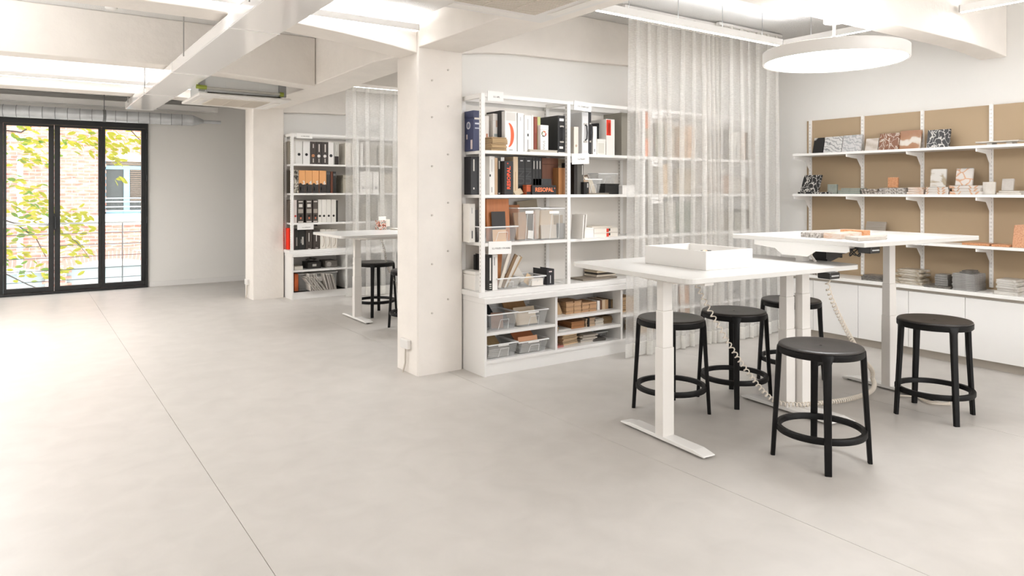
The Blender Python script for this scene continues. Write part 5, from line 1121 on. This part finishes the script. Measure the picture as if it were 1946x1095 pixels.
# control handsets and cables under the desks
def handset(label, loc, rz):
    t = thing('desk_control', label, 'control box', loc, rz)
    obj('body', MB().prism([(-.095, -.045), (-.07, -.035), (.06, -.035), (.095, 0), (-.095, 0)], 'x', -.0, .0) if False else BX(-.05, .05, -.02, .07, -.042, -.001), pm('161514', .35), t, bevel=.006)
    for i in range(6): obj('button', BX(-.036+i*.0125, -.028+i*.0125, -.0225, -.0195, -.026, -.018), pm('c9c9c9', .4), t)
    return t
handset('black control handset under the edge of the nearer desk', (4.165, 2.475, .99), RZ)
handset('black control handset under the edge of the taller desk', (4.37, 2.33, 1.15), RZ)
pb = thing('power_box', 'black power box with cables hanging under the taller desk', 'power box', (4.62, 2.78, 1.06))
obj('body', BX(-.09, .09, -.05, .05, -.04, .05), pm('1b1a1a', .5), pb, bevel=.005, rot=(0, R_(-12), 0))
for a in (-.1, .09): obj('bracket', BX(a, a+.01, -.05, .05, -.03, .087), pm('232222', .5), pb)
def cable(label, pts, r, col, coil=0, turns=0, name='cable', stretch=.75):
    # smooth polyline
    P = [Vector(p) for p in pts]; Q = []
    for i in range(len(P)-1):
        p0 = P[max(i-1, 0)]; p1 = P[i]; p2 = P[i+1]; p3 = P[min(i+2, len(P)-1)]
        for k in range(12):
            t = k/12; Q.append(.5*((2*p1)+(-p0+p2)*t+(2*p0-5*p1+4*p2-p3)*t*t+(-p0+3*p1-3*p2+p3)*t**3))
    Q.append(P[-1])
    if coil:
        L = [0]
        for a, b in zip(Q, Q[1:]): L.append(L[-1]+(b-a).length)
        N = turns*9; out = []; up = Vector((0, 0, 1)); tot = L[-1]
        j = 0
        for i in range(N+1):
            q = i/N; s = tot*(q*(1+stretch*(1-q)))
            while j < len(L)-2 and L[j+1] < s: j += 1
            f = (s-L[j])/max(1e-6, L[j+1]-L[j]); c = Q[j].lerp(Q[j+1], f); d = (Q[j+1]-Q[j]).normalized()
            u = d.cross(Vector((.3, .9, .2))).normalized(); v = d.cross(u); a = 2*math.pi*i/9
            out.append(c+(u*math.cos(a)+v*math.sin(a))*coil)
        Q = out
    return tag(obj(name, MB().tube(Q, r, 6), pm(col, .45), smooth=True), label, 'cable')
cable('white coiled cable sagging from the nearer desk to the floor and up again', [(3.6, 3.1, .985), (3.625, 3.08, .86), (3.79, 2.966, .5), (3.96, 2.91, .26), (4.12, 2.86, .1), (4.28, 2.80, .06), (4.5, 2.75, .045), (4.8, 2.72, .03), (5.08, 2.735, .025), (5.24, 2.78, .04), (5.27, 2.81, .085)], .0042, 'e8dfd2', .0135, 92, 'coiled_cable', .8)
cable('white coiled cable hanging from the nearer desk handset', [(4.2, 2.52, .985), (4.25, 2.55, .86), (4.57, 2.64, .6), (5.0, 2.74, .29), (5.22, 2.79, .16), (5.27, 2.81, .09)], .0042, 'e2d8ca', .0135, 44, 'coiled_cable', .6)
cable('loose white cable curled on the floor under the single stool', [(5.22, 2.6, .012), (5.3, 2.5, .012), (5.26, 2.4, .012), (5.33, 2.3, .012), (5.4, 2.38, .012), (5.3, 2.48, .012), (5.22, 2.38, .012), (5.3, 2.28, .012)], .006, 'ddd2c4', 0, 0, 'floor_cable')
cable('black cable loop under the taller desk', [(4.5, 2.7, 1.14), (4.45, 2.62, 1.1), (4.42, 2.55, 1.09), (4.4, 2.48, 1.12), (4.4, 2.44, 1.14)], .005, '1b1a1a', 0, 0, 'desk_cable')
cable('bundled black cable hanging under the taller desk edge', [(4.40+.035*math.cos(a), 2.46+.03*math.sin(a), 1.105+.025*math.sin(a*1.5+1)) for a in [i*.9 for i in range(18)]], .004, '1b1a1a', 0, 0, 'desk_cable')
cable('white plug lead hanging under the taller desk', [(4.36, 2.78, 1.13), (4.37, 2.76, 1.08), (4.4, 2.75, 1.04), (4.42, 2.74, 1.01)], .008, 'e6e0d8', 0, 0, 'desk_cable')
cable('thin coiled cable hanging under the far desk', [(3.5, 7.9, .965), (3.56, 7.9, .93), (3.6, 7.88, .8), (3.63, 7.86, .6), (3.72, 7.84, .4), (3.8, 7.82, .2)], .004, 'ddd6cc', .011, 50, 'coiled_cable')
cable('thin dark cable under the far desk top', [(3.4, 7.7, .962), (3.46, 7.7, .94), (3.6, 7.75, .955), (3.8, 7.8, .96)], .004, '3a3733', 0, 0, 'desk_cable')
# tray on the nearer desk
ty = thing('tray', 'open white wooden tray box standing on the nearer desk', 'tray', (3.365, 2.80, 1.0205), RZ)
TW, TD, TH = .405, .545, .115
obj('tray_side', BX(0, TW, 0, .012, 0, TH), M_white, ty, bevel=.001); obj('tray_side', BX(0, TW, TD-.012, TD, 0, TH), M_white, ty, bevel=.001)
obj('tray_side', BX(0, .012, .012, TD-.012, 0, TH), M_white, ty, bevel=.001); obj('tray_side', BX(TW-.012, TW, .012, TD-.012, 0, TH), M_white, ty, bevel=.001)
obj('tray_bottom', BX(.012, TW-.012, .012, TD-.012, 0, .01), M_white, ty)
ro = tag(obj('tape_ring', MB().tube([(3.6+.03*math.cos(a), 3.0+.006*math.sin(a), 1.085+.03*math.sin(a)) for a in [k*math.pi/12 for k in range(24)]], .006, 8, closed=True), pm('d8b79a', .5), smooth=True), 'small peach ring standing inside the white tray', 'ring')
tag(obj('sample_block', BX(3.62, 3.68, 3.02, 3.06, 1.031, 1.112), pm('3a3835', .5)), 'small dark block standing inside the white tray', 'block')
# samples on the taller desk
Z2 = 1.1805
def dslab(label, pts, z, h, mat):
    tag(obj('stone_slab', MB().prism(pts, 'z', z, z+h), mat, bevel=.0015), label, 'stone slab')
dslab('grey speckled granite slab on the taller desk', [(4.40, 2.70), (4.60, 2.72), (4.60, 2.87), (4.40, 2.845)], Z2, .034, PAT['speckle2'])
dslab('brown and peach layered slab on the taller desk', [(4.395, 2.56), (4.70, 2.58), (4.76, 2.70), (4.42, 2.69)], Z2, .036, PAT['peach'])
dslab('flat greige slab at the near edge of the taller desk', [(4.33, 2.40), (4.62, 2.375), (4.80, 2.46), (4.42, 2.535)], Z2, .022, PAT['greige'])
dslab('small orange terrazzo half brick on the taller desk', [(4.80, 2.705), (4.875, 2.70), (4.88, 2.79), (4.805, 2.795)], Z2, .042, PAT['orange_spk'])
dslab('second small orange terrazzo half brick touching the first', [(4.79, 2.615), (4.865, 2.61), (4.874, 2.698), (4.799, 2.703)], Z2, .042, PAT['orange_spk'])
# samples on the far desk
sx = thing('sample_box', 'patterned colourful sample box on the far desk', 'box', (3.74, 8.3, 1.001), R_(20))
obj('body', BX(0, .12, 0, .09, 0, .12), ramp_mat('mosaic_print', [(.35, '3a3632'), (.45, 'c96a48'), (.5, 'd8d2ca'), (.6, '8d857c')], 'noise', 28, 0, 2), sx, bevel=.002)
obj('flap', BX(-.02, .1, -.0, .01, .12, .17), pm('e6e0d8', .5), sx)
obj('flap', BX(.1, .17, .0, .08, .04, .13), pm('d8d2c8', .5), sx)
cards(3, 4.0, .25, 8.12, .18, 1.001, .006, 'd8d0c4', 'loose sheet lying on the far desk', 'loose sheets on the far desk', 'paper_sheet', j=.02)
# ================================================================== STOOLS
def stool(label, loc, rz):
    t = thing('bar_stool', label, 'stool', loc, rz, 'black stools around the desks')
    R, H = .222, .64
    obj('seat', MB().lathe([(0, H-.011), (.006, H-.011), (.009, H-.005), (.06, H-.008), (.14, H-.004), (R-.02, H), (R-.006, H-.001), (R, H-.006), (R, H-.012), (R-.012, H-.016), (0, H-.02)], 56), pm('2a2522', .38, spec=.5, bump=.1, bscale=250, bdist=.001), t, smooth=True)
    obj('seat_band', MB().lathe([(R-.012, H-.05), (R-.002, H-.05), (R+.003, H-.044), (R+.003, H-.014), (R-.012, H-.014)], 56), M_black, t, smooth=True)
    for k in range(4):
        a = math.pi/4+k*math.pi/2; c, s = math.cos(a), math.sin(a)
        mb = MB()
        pts = [(R-.012, H-.008), (R-.006, H-.02), (R-.003, H-.06), (R+.006, .4), (R+.02, .17), (R+.03, .0)]
        hw = [.03, .034, .0215, .0195, .0185, .0175]; dp = [.008, .012, .0145, .0135, .0125, .0115]
        rings = []
        for (r, z), h_, d_ in zip(pts, hw, dp):
            ring = []
            for u, v in ((-1, -.6), (-.7, -1), (.7, -1), (1, -.6), (1, .6), (.7, 1), (-.7, 1), (-1, .6)):
                rr = r+v*d_; tt = u*h_
                ring.append(mb.bm.verts.new((rr*c-tt*s, rr*s+tt*c, z)))
            rings.append(ring)
        for A, B in zip(rings, rings[1:]):
            for i in range(8): mb.bm.faces.new((A[i], A[(i+1) % 8], B[(i+1) % 8], B[i]))
        mb.bm.faces.new(rings[0]); mb.bm.faces.new(rings[-1][::-1])
        obj('leg', mb, M_black, t, smooth=True)
    rr = R+.012
    obj('footrest_ring', MB().lathe([(rr-.022, .154), (rr, .153), (rr+.003, .158), (rr+.003, .181), (rr, .186), (rr-.022, .186), (rr-.026, .181), (rr-.026, .158), (rr-.022, .154)], 56), M_black, t, smooth=True)
    return t
s0 = stool('black stool closest to the camera, before the gap between both desks', (3.67, 2.25, 0), R_(-5))
copy_thing(s0, (5.03, 2.263, 0), R_(8), 'black stool on its own beside the low cabinet and the taller desk')
copy_thing(s0, (3.635, 3.325, 0), R_(-6), 'black stool half hidden by the white leg of the nearer desk')
copy_thing(s0, (4.215, 3.255, 0), R_(-3), 'black stool behind the coiled cable in front of the pale curtain folds')
copy_thing(s0, (5.02, 3.33, 0), R_(5), 'black stool at the back between both desk legs and cabinet')
copy_thing(s0, (3.53, 7.97, 0), R_(12), 'black stool whole in view at the far desk')
copy_thing(s0, (3.5, 6.95, 0), R_(4), 'black stool mostly hidden behind the near column')

# lettering becomes plain mesh
bpy.context.view_layer.update(); dg = bpy.context.evaluated_depsgraph_get()
for o in [o for o in scn.objects if o.type == 'FONT']:
    me = bpy.data.meshes.new_from_object(o.evaluated_get(dg)); me.name = 'lettering'
    n = bpy.data.objects.new('lettering', me); COL.objects.link(n); n.parent = o.parent
    n.location = o.location; n.rotation_euler = o.rotation_euler; n.scale = o.scale
    bpy.data.objects.remove(o)
